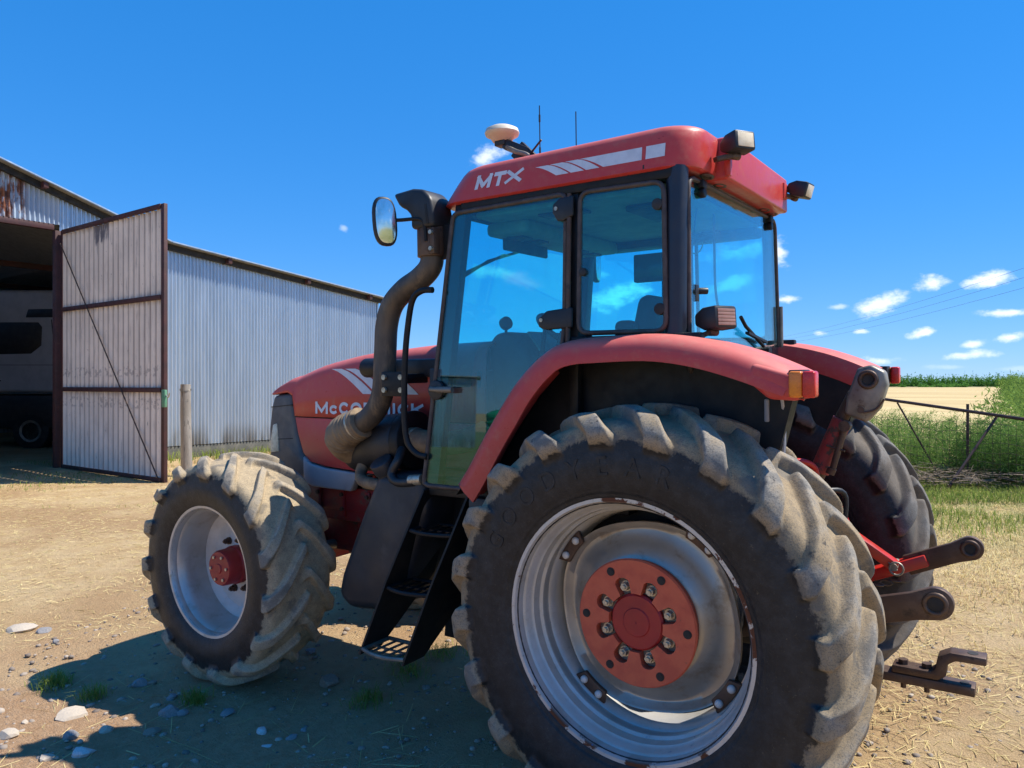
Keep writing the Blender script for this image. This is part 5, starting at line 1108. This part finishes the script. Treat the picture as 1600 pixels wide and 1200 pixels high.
# the tall weeds behind the rail, one tangled mass
rw_ = np.random.default_rng(12); VW, FWd, o = [], [], 0; VS = []
Pw, r, d = scatter(900, 4.5, 12.5, 12.8, 24, lambda r, d, x, y: (r/d > .40) & (r/d < .74) & ((r-8.27)*.94+(d-12.4)*.42 > .25), 1.5, rw_)
for (P_, dd_) in zip(Pw, d):
    h = rw_.uniform(.5, 1.05)*(1.0 if dd_ > 13.5 else .8); n_ = int(170 if dd_ < 17 else 90)
    t_ = rw_.random(n_)**.8; ln_ = rw_.normal(0, .22, 2); pts = np.stack([P_[0]+ln_[0]*t_+rw_.normal(0, .13, n_)*(1.1-t_*.6), P_[1]+ln_[1]*t_+rw_.normal(0, .13, n_)*(1.1-t_*.6), P_[2]+h*t_], -1)
    V, F = leaf_cloud(pts, .11, .010, .35, rw_); VW.append(V); FWd.append(F+o); o += len(V)
stuff(from_np('weeds', np.concatenate(VW), np.concatenate(FWd), G_WEED), 'tangled green weeds growing along the rail fence', 'weeds')
BUSHES = [(1508, 13.9, .75, .9, 1.25, 6200, G_BUSH, 'dark feathery bush behind the rail left of the long stay'), (1560, 13.5, .85, .9, 1.55, 8200, G_BUSH, 'tall dark feathery bush pushing through the rail fence'),
          (1618, 12.9, .9, .9, 1.6, 8000, G_WEED, 'bright feathery bush at the fence by the photo edge'), (1440, 15.8, .8, .8, 1.1, 4200, G_WEED, 'light green bush below the fence rail beside the rear tyre'),
          (1395, 17.5, .8, .8, .80, 2600, G_WEED, 'low pale green bush close behind the rear tyre')]
for i, (u, d, rx, ry, h, n_, m_, lab) in enumerate(BUSHES):
    rb = np.random.default_rng(50+i); x, y = yard((u-800)/1200*d, d); b = empty('bush', (x, y, 0)); tag(b, lab, 'bush', 'bushes along the fence')
    q = bush_pts(n_, rx, ry, h, rb, 26); V, F = leaf_cloud(q, .10, .009, .3, rb); from_np('foliage', V, F, m_, b)
    V, F = stems(np.array([0, 0, -.02]), q[rb.integers(0, n_, 26)], .010, rb); from_np('stem', V, F, TWIG, b)
# dead twigs at the foot of the bushes
Pt, r, d = scatter(1500, 6.5, 10, 12.3, 14.2, lambda r, d, x, y: (r/d > .52) & (r/d < .74), 1., rw_); Pt[:, 2] += rw_.random(len(Pt))*.28
stuff(from_np('dead_twigs', *quads2tris(*litter(Pt, .42, .012, rw_)), TWIG), 'dead brown twigs heaped at the foot of the fence bushes', 'twigs')
Pq, r, d = scatter(420, 5, 12.5, 12.9, 20, lambda r, d, x, y: (r/d > .42) & (r/d < .74) & ((r-8.27)*.94+(d-12.4)*.42 > .25), 1.4, rw_)
stuff(from_np('dry_stalks', *blades(Pq, .85, .014, .35, rw_), G_DRY), 'thin dry stalks standing among the green fence weeds', 'stalks')
# hedge bank far along the right of the field
rh = np.random.default_rng(77); VW, FWd, o = [], [], 0
for k in range(46):
    d = 26+k*3.2; u = 1612-28*rh.random()-(14 if k > 10 else 0); x, y = yard((u-800)/1200*d+rh.uniform(0, d*.05), d); q = bush_pts(700, 1.6+d*.012, 1.6+d*.012, 1.2+.016*d, rh, 14)+np.array([x, y, 0])
    V, F = leaf_cloud(q, .16+d*.004, .03+d*.0008, .3, rh); VW.append(V); FWd.append(F+o); o += len(V)
stuff(from_np('hedge_bank', np.concatenate(VW), np.concatenate(FWd), G_WEED), 'rough green hedge running along the right of the stubble field', 'hedge')
VW, FWd, o = [], [], 0
for k in range(14):
    d = 395+rh.uniform(0, 20); u = rh.choice([1450, 1475, 1500, 1400])+rh.uniform(-10, 10); x, y = yard((u-800)/1200*d, d); q = bush_pts(220, 3, 3, 2.4, rh, 8)+np.array([x, y, 0]); V, F = leaf_cloud(q, .8, .3, .3, rh); VW.append(V); FWd.append(F+o); o += len(V)
for row in range(3):
    for k in range(150):
        d = 455+row*14+rh.uniform(-1, 1); u = 860+k*5.6+rh.uniform(-1.5, 1.5)+row*2; x, y = yard((u-800)/1200*d, d); h = rh.uniform(6.4, 9.2)
        q = bush_pts(170, 1.7, 1.7, h*.95, rh, 10)+np.array([x, y, .2]); V, F = leaf_cloud(q, 1.0, .42, .5, rh); VW.append(V); FWd.append(F+o); o += len(V)
stuff(from_np('orchard', np.concatenate(VW), np.concatenate(FWd), G_TREE), 'far green rows of orchard trees along the horizon', 'orchard')

# ================================================================== STONES
STN = [mat('stone_pale', (.50, .42, .32), (.42, .36, .29), .9, scale=9, bump=.3, bscale=30), mat('stone_grey', (.27, .26, .255), (.21, .20, .195), .9, scale=9, bump=.3, bscale=30), mat('stone_white', (.62, .60, .57), (.50, .48, .46), .85, scale=9, bump=.3, bscale=30), mat('stone_brown', (.24, .18, .135), (.30, .23, .17), .9, scale=9, bump=.3, bscale=30)]
def stone_mesh(seed, flat):
    rs = random.Random(seed); bm = bmesh.new(); bmesh.ops.create_icosphere(bm, subdivisions=2, radius=1)
    cuts = [(Vector((rs.gauss(0, 1), rs.gauss(0, 1), rs.gauss(0, .7))).normalized(), rs.uniform(.55, .9)) for _ in range(9)]
    for v in bm.verts:
        for n_, c_ in cuts:
            e = v.co.dot(n_)-c_
            if e > 0: v.co -= n_*e
        v.co *= 1+rs.uniform(-.03, .03); v.co.z *= flat
    return bm_me(bm, 'stone')
SL = [(31, 980, 46, .25, 0, 'flat pale stone lying in the sun farthest left of the yard'), (71, 983, 26, .4, 1, 'small grey stone right of the flat pale stone'), (87, 1005, 12, .6, 1, 'tiny dark stone alone on sunlit earth'),
 (115, 1114, 52, .42, 0, 'large pale angular slab at the edge of the shadow'), (13, 1145, 32, .55, 0, 'rounded pale stone at the left edge of the photo'), (111, 1148, 28, .6, 1, 'grey stone inside the thin shadow finger'),
 (130, 1172, 40, .4, 2, 'bright white stone near the bottom left corner'), (167, 1137, 22, .5, 0, 'small tan stone between the slab and the shadow'), (220, 1068, 26, .6, 1, 'grey stone left of the front tyre contact, in shade'),
 (238, 1067, 16, .6, 3, 'small brown stone touching the grey one near the front tyre'), (263, 1112, 32, .7, 1, 'largest dark grey stone below the front tyre'), (286, 1112, 18, .7, 1, 'small grey stone right beside the largest dark one'),
 (238, 1138, 28, .4, 3, 'brown flat stone on the lit edge of the shadow'), (268, 1090, 18, .6, 1, 'small grey stone above the largest dark stone'), (514, 1073, 36, .55, 3, 'lone rounded brown stone between the wheels in shade'),
 (357, 1111, 26, .4, 1, 'flat grey stone beneath the front tyre in deep shade'), (410, 1141, 20, .7, 2, 'upright pale grey stone in the shade under the tractor'), (456, 1151, 20, .5, 1, 'grey stone right of the upright pale one'),
 (418, 1163, 20, .35, 2, 'thin pale flake below the upright grey stone'), (73, 1180, 26, .4, 0, 'tan stone just left of the white stone'), (485, 1026, 18, .5, 1, 'small grey stone behind the front tyre'), (38, 1124, 14, .6, 0, 'small tan stone above the rounded pale stone'),
 (475, 1140, 12, .6, 1, 'pebble sized grey stone farthest right in the shade')]
for i, (u, v, wpx, fl2, mi, lab) in enumerate(SL):
    d = 1.77*1200/(v-600); x, y = yard((u-800)/1200*d, d); o = link('stone', stone_mesh(100+i, fl2), STN[mi], None, .35); sc_ = wpx/1200*d/2*1.15
    o.location = (x, y, float(gz(x, y))+sc_*fl2*.25); o.scale = (sc_, sc_*.8, sc_); o.rotation_euler = (random.uniform(-.1, .1), random.uniform(-.1, .1), random.uniform(0, 6)); tag(o, lab, 'stone', 'stones in the yard')
# gravel
pb = stone_mesh(3, .6); bv = np.array([v.co[:] for v in pb.vertices]); 
bmq = bmesh.new(); bmesh.ops.create_icosphere(bmq, subdivisions=1, radius=1); bv = np.array([v.co[:] for v in bmq.verts]); bf = np.array([[v.index for v in f.verts] for f in bmq.faces]); bmq.free()
Pp, r, d = scatter(6000, -3.2, 2.8, 2.6, 7.5, lambda r, d, x, y: (r/d > -.72) & (r/d < .74), 1.4); N = len(Pp); sz = .004+.020*RNG.random(N)**4; sh = 1+RNG.normal(0, .18, (N, 1, 3)); jit = 1+RNG.normal(0, .12, (N, len(bv), 1))
V = Pp[:, None, :]+bv[None]*sh*jit*sz[:, None, None]*np.array([1, 1, .65]); F = (bf[None]+(np.arange(N)*len(bv))[:, None, None]).reshape(-1, 3)
gvm, t, p = newmat('gravel_grey'); p.inputs['Roughness'].default_value = .95; rnd = t.n('ShaderNodeNewGeometry').outputs['Random Per Island']; t.l(t.mix(rnd, (.16, .125, .10), (.42, .35, .28)), p.inputs['Base Color'])
stuff(from_np('gravel', V.reshape(-1, 3), F, gvm), 'fine loose gravel scattered on the yard earth', 'gravel')
